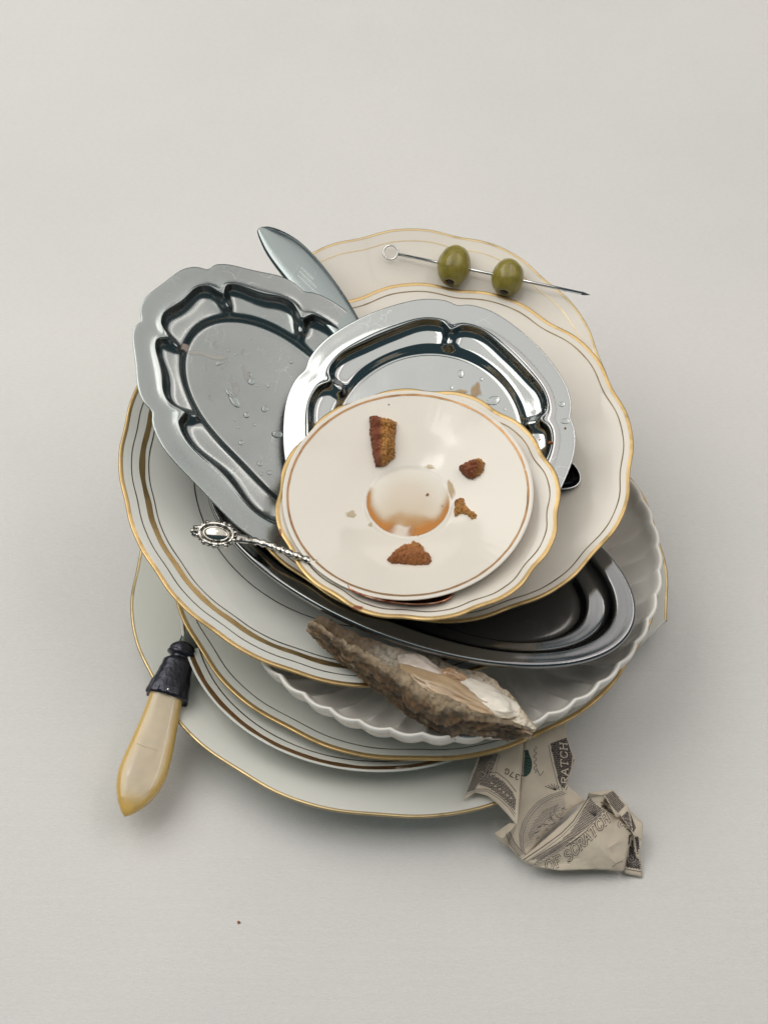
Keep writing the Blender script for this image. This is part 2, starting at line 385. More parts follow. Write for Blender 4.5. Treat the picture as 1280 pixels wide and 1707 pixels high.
# round tray J (edge d=0, rim z 9.7)
J_pts = [(77.2, .9), (50, .9), (30, .9), (28.2, 1.0), (26.6, 1.5), (25.2, 2.9), (23.9, 4.2), (22.2, 4.7), (19.0, 5.2), (16.4, 6.6), (15.2, 8.9), (14.3, 10.5), (13.2, 11.0), (11.5, 10.3), (8, 9.7), (3, 9.6), (.8, 9.5), (0, 9.2)]
J_top = cm(J_pts, 5)
jw = notches([5, 77, 149, 221, 293], 1.5, 1.3, .055, .16, .17)
jwt = lambda d: (1 if d < 11 else 1 + 1.1 * sm(11, 15, d)) * sm(27, 19, d)
jn = notches([5, 77, 149, 221, 293], 0, 1.0, .065)
def jx(r, t, d):
    if isinstance(d, tuple): return 0, 0
    wgt = sm(13.0, 15.5, d) * sm(25.5, 22.0, d)
    return 0, -jn(t) * 2.8 * wgt
dJ, tJ = tray('J', 'round_tray', 'round polished steel tray with a lobed rim, behind the saucers', M['steelJ'], J_top, .7, jw, jwt, jx)
# oval tray I
zI = 11.6
I_pts = [(33, .9), (31.4, 1.1), (29.8, 2.0), (28.4, 3.6), (27.0, 4.7), (25, 5.2), (22, 5.6), (19.5, 6.4), (17.4, 8.2), (16.0, 10.6), (15.0, 12.1), (13.8, 12.6), (12.0, 12.1), (9, zI), (3, zI - .1), (.8, zI - .2), (0, zI - .5)]
I_top = [(('k', 33, f), .9) for f in (.03, .25, .5, .75, .9, .97)] + cm(I_pts, 5)
iw = notches([-22, 22, 60, 120, 158, 202, 240, 300], 2.6, 1.9, .05, .19, .2)
iwt = lambda d: (1 if d < 12 else 1 + .9 * sm(12, 16, d)) * sm(29, 22, d)
inn = notches([-22, 22, 60, 120, 158, 202, 240, 300], 0, 1.0, .06)
def ix(r, t, d):
    if isinstance(d, tuple): return 0, 0
    return 0, -inn(t) * 2.8 * sm(14.0, 17.0, d) * sm(27.5, 22.0, d)
dI, tI = tray('I', 'oval_tray', 'oval steel tray with a lobed flat rim jutting out to the upper left', M['steelI'], I_top, .7, iw, iwt, ix)
# dark oval platter F
F_pts = [(30, 1.0), (28.5, 1.6), (26.8, 4.2), (25.4, 5.4), (22, 5.8), (17, 6.4), (14.2, 8.2), (12.2, 10.6), (10.6, 11.8), (9.0, 12.1), (5, 12.4), (2.2, 12.7), (1.0, 12.5), (.2, 11.6), (0, 10.6)]
F_top = [(('k', 30, f), 1.0) for f in (.03, .25, .5, .75, .9, .97)] + cm(F_pts, 5)
dF, tF = tray('F', 'oval_platter', 'dark dull oval steel platter with a rolled rim lying across the white bowl', M['steelF'], F_top, .9, None, None)
DI = dict(A=dA, B=dB, C=dC, D=dD, E=dE, F=dF, G=dG, H=dH, I=dI, J=dJ, K=dK, L=dL)
# ------------------------------------------------------------------ picking points on built surfaces
_bvh = {}
def bvh(*keys):
    key = ''.join(keys)
    if key not in _bvh:
        V = []; Fc = []
        for k in keys:
            v, f = DI[k].mesh(); o = len(V); V += [DM[k] @ Vector(p) for p in v]; Fc += [tuple(i + o for i in q) for q in f]
        _bvh[key] = BVHTree.FromPolygons(V, Fc)
    return _bvh[key]
def on(k, px, py):
    d = ray(px, py).normalized(); p, n, i, t = bvh(k).ray_cast(CAM, d)
    if p is None: return at(px, py, DM[k].translation.z), Vector((0, 0, 1))
    if n.dot(d) > 0: n = -n
    return p, n
#OBJECTS
# ------------------------------------------------------------------ table knife with pearly handle, bottom left
def lathe_flat(stations, m, name, parent, nseg=28):
    """stations: (x, halfwidth, halfthick, yoff, power) along local x; superellipse sections"""
    V = []; Fc = []
    for (x, hw, ht, y0, pw) in stations:
        for k in range(nseg):
            a = 2 * PI * k / nseg; c, s = math.cos(a), math.sin(a)
            V.append((x, y0 + hw * abs(c) ** (2 / pw) * (1 if c >= 0 else -1), ht * abs(s) ** (2 / pw) * (1 if s >= 0 else -1)))
    n = len(stations)
    for i in range(n - 1):
        for k in range(nseg): Fc.append((i * nseg + k, i * nseg + (k + 1) % nseg, (i + 1) * nseg + (k + 1) % nseg, (i + 1) * nseg + k))
    Fc.append(tuple(range(nseg))[::-1]); Fc.append(tuple((n - 1) * nseg + k for k in range(nseg)))
    return mesh_obj(name, V, Fc, m, parent)
def pearl_knife():
    tip = at(208, 1362, 19); fer = at(303, 1085, 34)
    T = thing('table_knife', 'knife with a pearly yellow handle and blackened collar at lower left', 'knife', frame_x(tip, fer - tip, Vector((.10, -.35, 1))))
    Lh = (fer - tip).length
    m = mat('yellowed_pearl_handle', (.72, .55, .28), .22); b = bsdf(m); b.inputs['Subsurface Weight'].default_value = .25; b.inputs['Subsurface Radius'].default_value = (.006, .004, .002); b.inputs['Coat Weight'].default_value = .5
    at_ = nd(m, 'ShaderNodeAttribute'); at_.attribute_name = 'Col'
    v = coords(m, (40, 120, 60)); n = noise_tex(m, v, 1.2, 3)
    lk(m, mixfac(m, n, at_.outputs['Color'], (.66, .52, .33)) if False else at_.outputs['Color'], b.inputs['Base Color'])
    # outline: pointed butt, widest near a quarter, narrowing to the collar
    hl = Lh * .74; st = []
    for i in range(40):
        u = i / 39
        wdt = 12.6 * (math.sin(min(1, u / .36) * PI / 2) ** .72) if u < .36 else 12.6 - 3.6 * sm(.36, 1, u) ** .9
        th = 6.0 * (math.sin(min(1, u / .30) * PI / 2) ** .6) if u < .3 else 6.0
        st.append((max(.01, u * hl), max(.12, wdt), max(.12, th), 1.6 * math.sin(u * PI) * -1, 3.0 if u > .1 else 2.2))
    o = lathe_flat(st, m, 'handle', T, 40); PH = o
    cols = []
    for v_ in o.data.vertices:
        x, y, z = (c / MM for c in v_.co); u = x / hl; i = min(39, max(0, int(u * 39))); hw = st[i][1]; e = abs(y - st[i][3]) / hw
        endf = max(sm(.22, .04, u), sm(.50, .98, e + .08 * noise.noise(Vector((x * .06, y * .1, 0))))) * (1 if z > -2 else 1)
        c0 = Vector((.60, .50, .35)); c1 = Vector((.70, .46, .13)); c = c0.lerp(c1, endf) * (1 + .10 * noise.noise(Vector((x * .05, y * .9, z * .9))) + .06 * noise.noise(Vector((x * .3, y * .5, z)))); c = c.lerp(Vector((.22, .13, .05)), .6 * sm(hl - 5, hl - .5, x) * (.6 + .6 * noise.noise(Vector((y, z, 1))))); cols.append(tuple(c))
    vcol(o, cols)
    # crack line across the handle
    V, Fc = tube_mesh([(hl * .53, 6.2, 6.02), (hl * .52, 2, 6.12), (hl * .525, -2.5, 6.1), (hl * .515, -5, 6.05)], .09, 6); mesh_obj('crack', V, Fc, mat('pale_crack', (.75, .66, .5), .5), PH)
    # collar (ferrule) with moulded leaf points
    st = []
    for i in range(26):
        u = i / 25; x = hl - 2 + u * (Lh * .28)
        w_ = 11.2 - 3.0 * sm(0, .75, u) - 3.6 * sm(.72, .86, u) + 3.4 * sm(.84, .93, u) - 2.0 * sm(.94, 1, u); st.append((x, w_, w_ * .74, -.4, 2.4))
    col = lathe_flat(st, M['darksilver'], 'collar', T, 48)
    for v_ in col.data.vertices:
        x, y, z = v_.co; a = math.atan2(z, y); k = sm(hl + 8, hl - 2, x / MM)
        v_.co.x -= MM * k * 1.6 * abs(math.sin(a * 6)); r = 1 + .05 * math.sin(a * 12) * k + .035 * noise.noise(Vector((x, y, z)) * 420); v_.co.y = y * r; v_.co.z = z * r
    for k in range(7):
        a = PI * (k + .5) / 7; V, Fc = ellipsoid((hl - 1.2, 10.6 * math.cos(a) - .4, 7.9 * math.sin(a)), 1.2, 1.0, 1.0, 10, 6); mesh_obj('bead', V, Fc, M['pick'] if k == 3 else M['darksilver'], col)
    V, Fc = ellipsoid((Lh * 1.0, -.4, 0), 5.2, 7.2, 6.0, 24, 14, .12, 2); mesh_obj('bolster', V, Fc, M['darksilver'], T)
    # blade running back under the plates
    st = [(Lh * .98, 4.5, 3.0, 0, 2.2), (Lh * 1.02, 5, 1.6, -1.5, 2.2), (Lh * 1.08, 6.5, 1.0, -3.5, 2), (Lh * 1.30, 8, .8, -6, 2), (Lh * 1.42, 7, .7, -5, 2), (Lh * 1.48, 3, .5, -4, 2)]
    bl = lathe_flat(st, M['steelK'], 'blade', T, 20)
    for v_ in bl.data.vertices: v_.co.z -= MM * 7 * sm(Lh * 1.0, Lh * 1.3, v_.co.x / MM)
pearl_knife()
# ------------------------------------------------------------------ butter knife blade, upper left
def steel_knife():
    zt = 122.; 
    L_ = [(432, 381), (429, 388), (441, 417), (458, 443), (481, 472), (505, 502), (530, 530), (556, 560)]
    R_ = [(434, 380), (447, 377), (474, 386), (502, 404), (530, 432), (556, 465), (580, 500), (606, 545)]
    tip = at(430, 380, 134); end = at(581, 552, 112)
    ax = (end - tip).normalized(); nz = Vector((-.05, -.10, 1)).normalized(); Mx = frame(tip, ax, nz); inv = Mx.inverted()
    def pl(px, py):
        d = ray(px, py); n = Mx.to_3x3() @ Vector((0, 0, 1)); t = (tip - CAM).dot(n) / d.dot(n); return inv @ (CAM + d * t)
    Lp = catmull([tuple(pl(*p).xy) for p in L_], 8); Rp = catmull([tuple(pl(*p).xy) for p in R_], 8)
    T = thing('table_knife', 'steel knife blade with fine serrations pointing up behind the lobed oval tray', 'knife', Mx)
    n = len(Lp); V = []; Fc = []; W = 9
    # serrated edge is the right side
    for i in range(n):
        a = Vector(Lp[i]); b = Vector(Rp[i])
        for k in range(W):
            u = k / (W - 1); p = a.lerp(b, u); zt_ = .9 * min(1, (1 - u) * 3.2 + .06) * min(1, u * 8 + .5)
            if k == W - 1 and i > 14: p = p + (a - b).normalized() * (.35 if i % 2 else 0)
            V.append((p.x, p.y, zt_))
    for i in range(n):
        a = Vector(Lp[i]); b = Vector(Rp[i])
        for k in range(W):
            u = k / (W - 1); p = a.lerp(b, u); V.append((p.x, p.y, -.9 * min(1, (1 - u) * 3.2 + .06)))
    o2 = n * W
    for i in range(n - 1):
        for k in range(W - 1):
            q = (i * W + k, i * W + k + 1, (i + 1) * W + k + 1, (i + 1) * W + k); Fc.append(q); Fc.append(tuple(o2 + j for j in q[::-1]))
        Fc.append((i * W, (i + 1) * W, o2 + (i + 1) * W, o2 + i * W)); Fc.append((i * W + W - 1, o2 + i * W + W - 1, o2 + (i + 1) * W + W - 1, (i + 1) * W + W - 1))
    Fc.append(tuple(range(W)) + tuple(o2 + k for k in range(W - 1, -1, -1)))
    mesh_obj('blade', V, Fc, M['steelK'], T)
    # faint etched maker's marks
    em = mat('etched_mark', (.75, .78, .77), .5, .6)
    for j in range(3):
        bm = bmesh.new()
        for k in range(14 - 3 * j):
            p = pl(498 + k * 2.6 + j * 2.5, 461 + k * 2.55 - j * 6.5); h = .55 + .35 * random.random()
            vs = [bm.verts.new((p.x + dx, p.y + dy, .97)) for dx, dy in ((-.16, -h), (.16, -h), (.16, h), (-.16, h))]; bm.faces.new(vs)
        bm_obj('etched_line', bm, em, T, False)
steel_knife()
# ------------------------------------------------------------------ ornate teaspoon between the two saucers
def teaspoon():
    pts = [(332, 885), (356, 890), (394, 897), (436, 905), (480, 921), (524, 938), (566, 960), (606, 982)]
    zs = []
    p_in = on('K', 540, 960)[0]; rim = on('K', 486, 916)[0]
    z0 = rim.z + 2.5
    zz = [z0 + 7, z0 + 6, z0 + 4, z0 + 2.5, z0 - .3, on('K', 524, 938)[0].z + 1.2, on('K', 566, 960)[0].z + .9, on('K', 606, 982)[0].z + 1.5]
    P = [at(a, b, z) for (a, b), z in zip(pts, zz)]
    T = thing('teaspoon', 'ornate silver teaspoon with beaded handle tucked between the two saucers', 'spoon', Matrix.Translation(P[0]))
    O = P[0]; Q = [p - O for p in P]
    path = [Vector(q) for q in catmull([tuple(q) for q in Q], 8)]
    def along(u):
        f = u * (len(path) - 1); i = min(len(path) - 2, int(f)); return path[i].lerp(path[i + 1], f - i), (path[i + 1] - path[i]).normalized()
    n = 90; pp = []; rr = []
    for i in range(n):
        u = .24 + .76 * i / (n - 1); p, t = along(u)
        tw = 1 + .22 * math.sin(i * 1.15) if u > .36 else 1
        w_ = 2.7 - .9 * sm(.24, .46, u); pp.append(p); rr.append((w_ * tw, 1.5 * tw))
    V, Fc = tube_mesh(pp, rr, 14); HD = mesh_obj('handle', V, Fc, M['silver'], T)
    c, t = along(.165); up = Vector((-.1, -.45, 1)).normalized(); F_ = frame(c, t, up) @ Matrix.Scale(.87, 4)
    # oval medallion
    V, Fc = ellipsoid((0, 0, 0), 8.4, 5.0, 2.8, 28, 14); V = [F_ @ v for v in V]; mesh_obj('medallion', V, Fc, mat('bright_silver', (.50, .47, .42), .14, 1.0), T)
    ring = [F_ @ Vector((10.2 * math.cos(a), 6.2 * math.sin(a), .9)) for a in [2 * PI * k / 40 for k in range(41)]]
    V, Fc = tube_mesh(ring, 1.25, 10, caps=False); MF = mesh_obj('medallion_frame', V, Fc, M['silver'], T)
    ring = [F_ @ Vector((7.6 * math.cos(a), 4.0 * math.sin(a), 1.55)) for a in [2 * PI * k / 40 for k in range(41)]]
    V, Fc = tube_mesh(ring, .5, 8, caps=False); mesh_obj('medallion_beading', V, Fc, M['silver'], T)
    for k in range(20):
        a = 2 * PI * k / 20; r = 1.0 + .45 * (k % 2)
        V, Fc = ellipsoid(F_ @ Vector((11.4 * math.cos(a), 7.3 * math.sin(a), .7)), r, r, r, 10, 7); mesh_obj('bead', V, Fc, M['silver'], MF)
    for dx, dy, r in ((-11.8, 0, 2.2), (-12.8, 1.9, 1.6), (-12.8, -1.9, 1.6), (-14.2, 0, 1.4)):
        V, Fc = ellipsoid(F_ @ Vector((dx, dy, .8)), r, r, r * .8, 12, 8, .3, dx); mesh_obj('finial_bead', V, Fc, M['silver'], MF)
    bsm = mat('bright_bead_silver', (.8, .77, .70), .1, 1.0)
    for k in range(5):
        u = .50 + k * .046; p, t = along(u); s = t.cross(Vector((0, 0, 1))).normalized()
        V, Fc = ellipsoid((0, 0, 0), 1.7, .85, .8, 10, 7); F2 = frame(p + s * .7 + Vector((0, 0, 1.1)), t + s * .5, Vector((0, 0, 1))); V = [F2 @ v for v in V]; mesh_obj('twist', V, Fc, bsm, HD)
    # bowl lies between the saucers: its front edge, coloured with a coppery reflection, shows under the top saucer
    bc, kn = on('K', 668, 991); e, t = along(1.0); F3 = frame(bc - O + kn * 3.4, Vector((1, -.05, 0)), kn)
    a_, b_ = 27.0, 10.5; V = []; Fc = []; N = 64
    rings = [(.05, -2.0), (.4, -1.7), (.7, -.9), (.92, .3), (1.0, .9), (1.0, .3), (.92, -.5), (.7, -1.8), (.4, -2.6), (.05, -2.9)]
    for r, z in rings:
        for k in range(N):
            a = 2 * PI * k / N; V.append(F3 @ Vector((a_ * r * math.cos(a), b_ * r * math.sin(a) * (1 + .15 * math.cos(a)), z)))
    for i in range(len(rings) - 1):
        for k in range(N): Fc.append((i * N + k, i * N + (k + 1) % N, (i + 1) * N + (k + 1) % N, (i + 1) * N + k))
    Fc.append(tuple(range(N))); Fc.append(tuple((len(rings) - 1) * N + k for k in range(N - 1, -1, -1)))
    m = mat('coppery_reflection_silver', (.50, .30, .20), .2, 1.0); v = coords(m); lk(m, ramp(m, noise_tex(m, v, 160, 4), [(.35, (.16, .035, .015)), (.52, (.42, .20, .11)), (.7, (.70, .52, .42))]), bsdf(m).inputs['Base Color'])  # brown tones paint in the reflection of the saucer's gold rim
    mesh_obj('bowl', V, Fc, m, T)
teaspoon()
# ------------------------------------------------------------------ dark spoon on the right plate
def dark_spoon():
    c, n_ = on('H', 944, 800); c = c + Vector((-6, 2, 4.0)); hd = Vector((-1, .55, .22)).normalized(); Mx = frame(c, -hd, Vector((0, -.12, 1)))
    T = thing('spoon', 'dark spoon whose tip peeks out beside the round steel tray', 'spoon', Mx); N = 48; V = []; Fc = []
    rings = [(.05, -3.2), (.3, -3.0), (.55, -2.4), (.78, -1.2), (.93, .2), (.99, 1.0), (1.01, .9), (.99, .2), (.94, -.8), (.78, -2.2), (.55, -3.4), (.3, -4.0), (.05, -4.2)]
    for r, z in rings:
        for k in range(N): a = 2 * PI * k / N; V.append((14.0 * r * math.cos(a), 10.2 * r * math.sin(a) * (1 - .12 * math.cos(a)), z))
    for i in range(len(rings) - 1):
        for k in range(N): Fc.append((i * N + k, i * N + (k + 1) % N, (i + 1) * N + (k + 1) % N, (i + 1) * N + k))
    Fc.append(tuple(range(N))); Fc.append(tuple((len(rings) - 1) * N + k for k in range(N - 1, -1, -1)))
    mesh_obj('bowl', V, Fc, M['spoon_reflection'], T)
    ring = [(14.1 * math.cos(a), 10.3 * math.sin(a) * (1 - .12 * math.cos(a)), .95) for a in [2 * PI * k / 60 for k in range(61)]]
    V, Fc = tube_mesh(ring, .42, 8, caps=False); mesh_obj('bowl_edge', V, Fc, M['pick'], T)
    V, Fc = tube_mesh([(-13, 0, .5), (-18, 0, 1.5), (-24, 0, 2)], [(2.5, 1.2), (2, 1.2), (1.9, 1.1)], 12); mesh_obj('handle', V, Fc, M['steelK'], T)
dark_spoon()
# ------------------------------------------------------------------ olives on a pick
def olive_mat(seed):
    m = mat('green_olive', (.24, .21, .045), .28); b = bsdf(m); b.inputs['Subsurface Weight'].default_value = .15; b.inputs['Subsurface Radius'].default_value = (.004, .003, .001); b.inputs['Coat Weight'].default_value = .2
    v = coords(m); n = noise_tex(m, v, 130 + seed, 4)
    lk(m, ramp(m, n, [(.3, (.19, .155, .026)), (.5, (.27, .225, .042)), (.72, (.34, .28, .065))]), b.inputs['Base Color']); bump(m, noise_tex(m, v, 420, 3), .12, .0006); return m
def olives():
    Pn = on('G', 700, 440)[1]; base1, n1 = on('G', 757, 470); base2, n2 = on('G', 846, 486)
    c1 = at(757, 443, base1.z + 12); c2 = at(846, 462, base2.z + 11.5)
    c1 = base1 + n1 * 9.6 + (c1 - base1).normalized() * 0; 
    k1 = (at(757, 443, base1.z + 11.0)); k2 = at(846, 462, base2.z + 10.6)
    ax = (k2 - k1).normalized()
    a = k1 - ax * ((757 - 662) / 89 * (k2 - k1).length); b = k2 + ax * ((983 - 846) / 89 * (k2 - k1).length)
    for i, (c, sx, sy, sz, px, lab) in enumerate(((k1, 9.4, 12.0, 10.4, 757, 'larger green olive, nearest the ring end of the metal pick'), (k2, 9.1, 10.8, 10.0, 846, 'smaller green olive, nearest the sharp end of the metal pick'))):
        # y axis: long axis lying on the plate, roughly away from the camera
        ya = (Vector((.10 if i == 0 else -.12, 1, .30))).normalized(); zz = ax.cross(ya).normalized(); Mx = frame(c, ax, zz)
        T = thing('olive', lab, 'olive', Mx, 'olives on the cocktail pick')
        V = []; Fc = []; ns, nr = 48, 36
        for r in range(nr + 1):
            ph = PI * r / nr; 
            for k in range(ns):
                a_ = 2 * PI * k / ns; d = Vector((math.sin(ph) * math.cos(a_), -math.cos(ph), math.sin(ph) * math.sin(a_)))
                e = 1 + .045 * noise.noise(d * 1.3 + Vector((i * 9, 0, 0))) + .018 * noise.noise(d * 4 + Vector((0, i * 5, 0)))
                hole = .30 * math.exp(-(ph / .26) ** 2) + (.05 * math.exp(-((PI - ph) / .18) ** 2))
                if i == 0: e -= .10 * max(0, d.y * .8 + d.x * .55 - .72)   # flattened shoulder
                V.append((d.x * sx * e, d.y * sy * (e - hole), d.z * sz * e))
        for r in range(nr):
            for k in range(ns): Fc.append((r * ns + k, (r + 1) * ns + k, (r + 1) * ns + (k + 1) % ns, r * ns + (k + 1) % ns))
        mesh_obj('flesh', V, Fc, olive_mat(i * 37), T)
        V, Fc = ellipsoid((0, -sy * .84, 0), 2.4, 1.6, 2.2, 16, 10, .25, i); mesh_obj('pit_hole', V, Fc, mat('olive_hole', (.035, .022, .012), .5), T)
    T = thing('cocktail_pick', 'thin metal cocktail pick with a ring end through two olives', 'pick', Matrix.Translation(a))
    L0 = Vector((0, 0, 0)); Lb = b - a
    V, Fc = tube_mesh([L0, Lb * .5, Lb * .955], .95, 12); mesh_obj('shaft', V, Fc, M['pick'], T)
    V, Fc = tube_mesh([Lb * .955, Lb * .965, Lb * .985, Lb], [.95, .9, .45, .05], 12); mesh_obj('point', V, Fc, M['darksilver'], T)
    rc = -ax * 4.0; y_ = Vector((0, .80, .55)).normalized(); y_ = (y_ - ax * y_.dot(ax)).normalized()
    ring = [rc + ax * (4.0 * math.cos(t)) + y_ * (4.0 * math.sin(t)) for t in [2 * PI * k / 40 for k in range(41)]]
    V, Fc = tube_mesh(ring, .55, 10, upv=ax.cross(y_), caps=False); mesh_obj('ring', V, Fc, M['pick'], T)
olives()
# ------------------------------------------------------------------ oyster
def oyster():
    P1 = at(522, 1030, 88); P2 = at(892, 1215, 92); ax = (P2 - P1); Lo = ax.length; ax.normalize()
    nrm = Vector((.18, .52, .85)); Mx = frame_x(P1, ax, nrm); inv = Mx.inverted()
    T = thing('oyster', 'opened oyster in its rough brown shell hanging over the white bowl rim', 'oyster', Mx)
    f_l = [(0, -4.5), (.10, -6), (.22, -6.5), (.33, -7.5), (.42, -9), (.55, -11), (.68, -12.5), (.80, -9.5), (.90, -4), (1, -1.5)]
    b_l = [(0, 4.5), (.10, 6), (.22, 7), (.33, 11), (.42, 17), (.55, 24), (.68, 27), (.80, 23), (.90, 12), (1, 1.5)]
    dp = [(0, 7), (.10, 12), (.22, 16), (.33, 20), (.42, 24), (.55, 29), (.68, 26), (.80, 20), (.90, 13), (1, 5)]
    def itp(tb, u):
        for (a, x), (b, y) in zip(tb, tb[1:]):
            if u <= b: return x + (y - x) * sm(a, b, u) if False else x + (y - x) * (u - a) / (b - a)
        return tb[-1][1]
    NU, NP = 170, 90; V = []; C_ = []; Fc = []
    for i in range(NU + 1):
        u = i / NU; f = itp(f_l, u); b = itp(b_l, u); d = itp(dp, u); lipz = 2.8 * noise.noise(Vector((u * 8, 0, 3))) + 1.2 * noise.noise(Vector((u * 28, 0, 5)))
        f += 1.6 * noise.noise(Vector((u * 12, 4, 0))); d *= 1 + .15 * noise.noise(Vector((u * 8, 9, 0)))
        cy, hw = (f + b) / 2, (b - f) / 2
        for k in range(NP + 1):
            ph = PI * k / NP; y = cy - hw * math.cos(ph) * (1 if True else 1); z = -d * math.sin(ph) ** .8 + lipz * (1 - math.sin(ph))
            base = Vector((u * Lo, y, z)); nn = Vector((0, -math.cos(ph) * .8, -math.sin(ph))).normalized()
            q = Vector((u * Lo * .09, ph * 2.2, 0))
            wq = 1.3 * noise.noise(q * .55) + .5 * noise.noise(q * 1.7 + Vector((9, 2, 0)))
            lp = ph * 2.6 + wq + u * 1.2; fr = lp - math.floor(lp); lay = 1 if fr > .72 else -1
            knob = (1 - abs(noise.noise(q * 2.1 + Vector((5, 5, 5))))) ** 3
            h = 2.2 * noise.noise(q * .9) + 2.6 * (fr ** 2 - .4) * (.6 + .6 * noise.noise(q * .7 + Vector((1, 6, 2)))) + 1.7 * (knob - .4) * sm(.3, .5, u) + .9 * noise.noise(q * 5) + .55 * noise.noise(q * 12)
            edge = math.sin(ph) ** .5
            p = base + nn * h * (.25 + .75 * edge); V.append(tuple(p))
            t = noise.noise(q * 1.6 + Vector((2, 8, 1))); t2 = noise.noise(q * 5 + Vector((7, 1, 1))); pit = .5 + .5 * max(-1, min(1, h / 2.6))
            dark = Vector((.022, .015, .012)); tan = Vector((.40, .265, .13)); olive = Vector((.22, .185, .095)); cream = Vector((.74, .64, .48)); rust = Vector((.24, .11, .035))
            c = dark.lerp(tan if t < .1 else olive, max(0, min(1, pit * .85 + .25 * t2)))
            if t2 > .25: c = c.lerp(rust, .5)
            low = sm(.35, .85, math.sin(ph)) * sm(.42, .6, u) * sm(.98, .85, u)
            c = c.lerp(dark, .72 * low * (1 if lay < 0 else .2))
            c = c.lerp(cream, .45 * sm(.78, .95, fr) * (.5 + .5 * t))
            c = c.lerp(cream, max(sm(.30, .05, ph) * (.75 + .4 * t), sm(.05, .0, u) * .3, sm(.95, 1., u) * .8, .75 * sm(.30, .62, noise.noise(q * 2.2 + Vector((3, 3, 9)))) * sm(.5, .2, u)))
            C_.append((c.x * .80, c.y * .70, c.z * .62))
    W = NP + 1
    for i in range(NU):
        for k in range(NP): Fc.append((i * W + k, i * W + k + 1, (i + 1) * W + k + 1, (i + 1) * W + k))
    # inner shell skin
    o = len(V); NI = 40
    for i in range(NU + 1):
        u = i / NU; 
        pa = Vector(V[i * W]); pb = Vector(V[i * W + NP]); d = itp(dp, u) * .42
        for k in range(NI + 1):
            s = k / NI; p = pa.lerp(pb, s); p.z -= d * math.sin(PI * s) ** .7 ; V.append(tuple(p))
            e = min(s, 1 - s); c = Vector((.66, .60, .50)).lerp(Vector((.33, .20, .08)), sm(.10, .0, e) * (.5 + .5 * noise.noise(Vector((u * 14, s * 6, 2))))); c = c.lerp(Vector((.20, .13, .07)), sm(.36, .2, u)); C_.append(tuple(c))
    W2 = NI + 1
    for i in range(NU):
        for k in range(NI): Fc.append((o + i * W2 + k, o + (i + 1) * W2 + k, o + (i + 1) * W2 + k + 1, o + i * W2 + k + 1))
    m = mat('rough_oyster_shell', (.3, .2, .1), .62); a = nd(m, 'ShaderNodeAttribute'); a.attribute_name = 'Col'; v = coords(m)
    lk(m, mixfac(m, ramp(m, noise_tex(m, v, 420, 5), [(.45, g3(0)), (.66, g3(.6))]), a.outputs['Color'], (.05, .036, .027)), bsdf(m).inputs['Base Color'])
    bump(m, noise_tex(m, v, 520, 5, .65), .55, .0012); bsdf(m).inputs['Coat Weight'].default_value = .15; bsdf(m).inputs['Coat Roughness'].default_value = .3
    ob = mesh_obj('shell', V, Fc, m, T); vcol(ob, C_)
    # flesh
    def flesh(name, cx, cy, cz, rx, ry, rz, col, seed, rot=0, am=.25, fold=0):
        V, Fc = [], []; ns, nr = 56, 36
        for r in range(nr + 1):
            ph = PI * r / nr
            for k in range(ns):
                t = 2 * PI * k / ns; d = Vector((math.sin(ph) * math.cos(t), math.sin(ph) * math.sin(t), math.cos(ph)))
                e = 1 + am * noise.noise(d * 1.5 + Vector((seed, 0, 0))) + am * .4 * noise.noise(d * 4 + Vector((seed, 3, 0)))
                if fold: e += fold * math.sin(d.y * 9 + 3 * noise.noise(d * 2 + Vector((seed, 1, 1))))
                x, y = d.x * rx * e, d.y * ry * e
                V.append((cx + x * math.cos(rot) - y * math.sin(rot), cy + x * math.sin(rot) + y * math.cos(rot), cz + d.z * rz * e))
        for r in range(nr):
            for k in range(ns): Fc.append((r * ns + k, (r + 1) * ns + k, (r + 1) * ns + (k + 1) % ns, r * ns + (k + 1) % ns))
        m = mat(name + '_material', col, .2); b = bsdf(m); b.inputs['Subsurface Weight'].default_value = .35; b.inputs['Subsurface Radius'].default_value = (.006, .004, .003); b.inputs['Coat Weight'].default_value = .6; b.inputs['Coat Roughness'].default_value = .08
        v = coords(m); lk(m, ramp(m, noise_tex(m, v, 110, 4), [(.3, tuple(c * .78 for c in col)), (.65, col)]), b.inputs['Base Color']); bump(m, noise_tex(m, v, 260, 3), .15, .001)
        mesh_obj(name, V, Fc, m, T)
    flesh('mantle', Lo * .61, 1.5, -3.6, 29, 10, 5.0, (.50, .36, .22), 1, .10, .18, .05)
    flesh('white_muscle', Lo * .745, 11, -2.6, 20, 11.5, 4.6, (.86, .80, .70), 5, -.08, .16)
    flesh('pale_belly', Lo * .475, 8.0, -2.6, 15, 8.0, 5.2, (.80, .70, .62), 9, -.15, .2)
    flesh('gill_fold', Lo * .595, 11.5, -1.4, 9, 5, 4, (.50, .33, .20), 13, .2, .3, .06)
oyster()
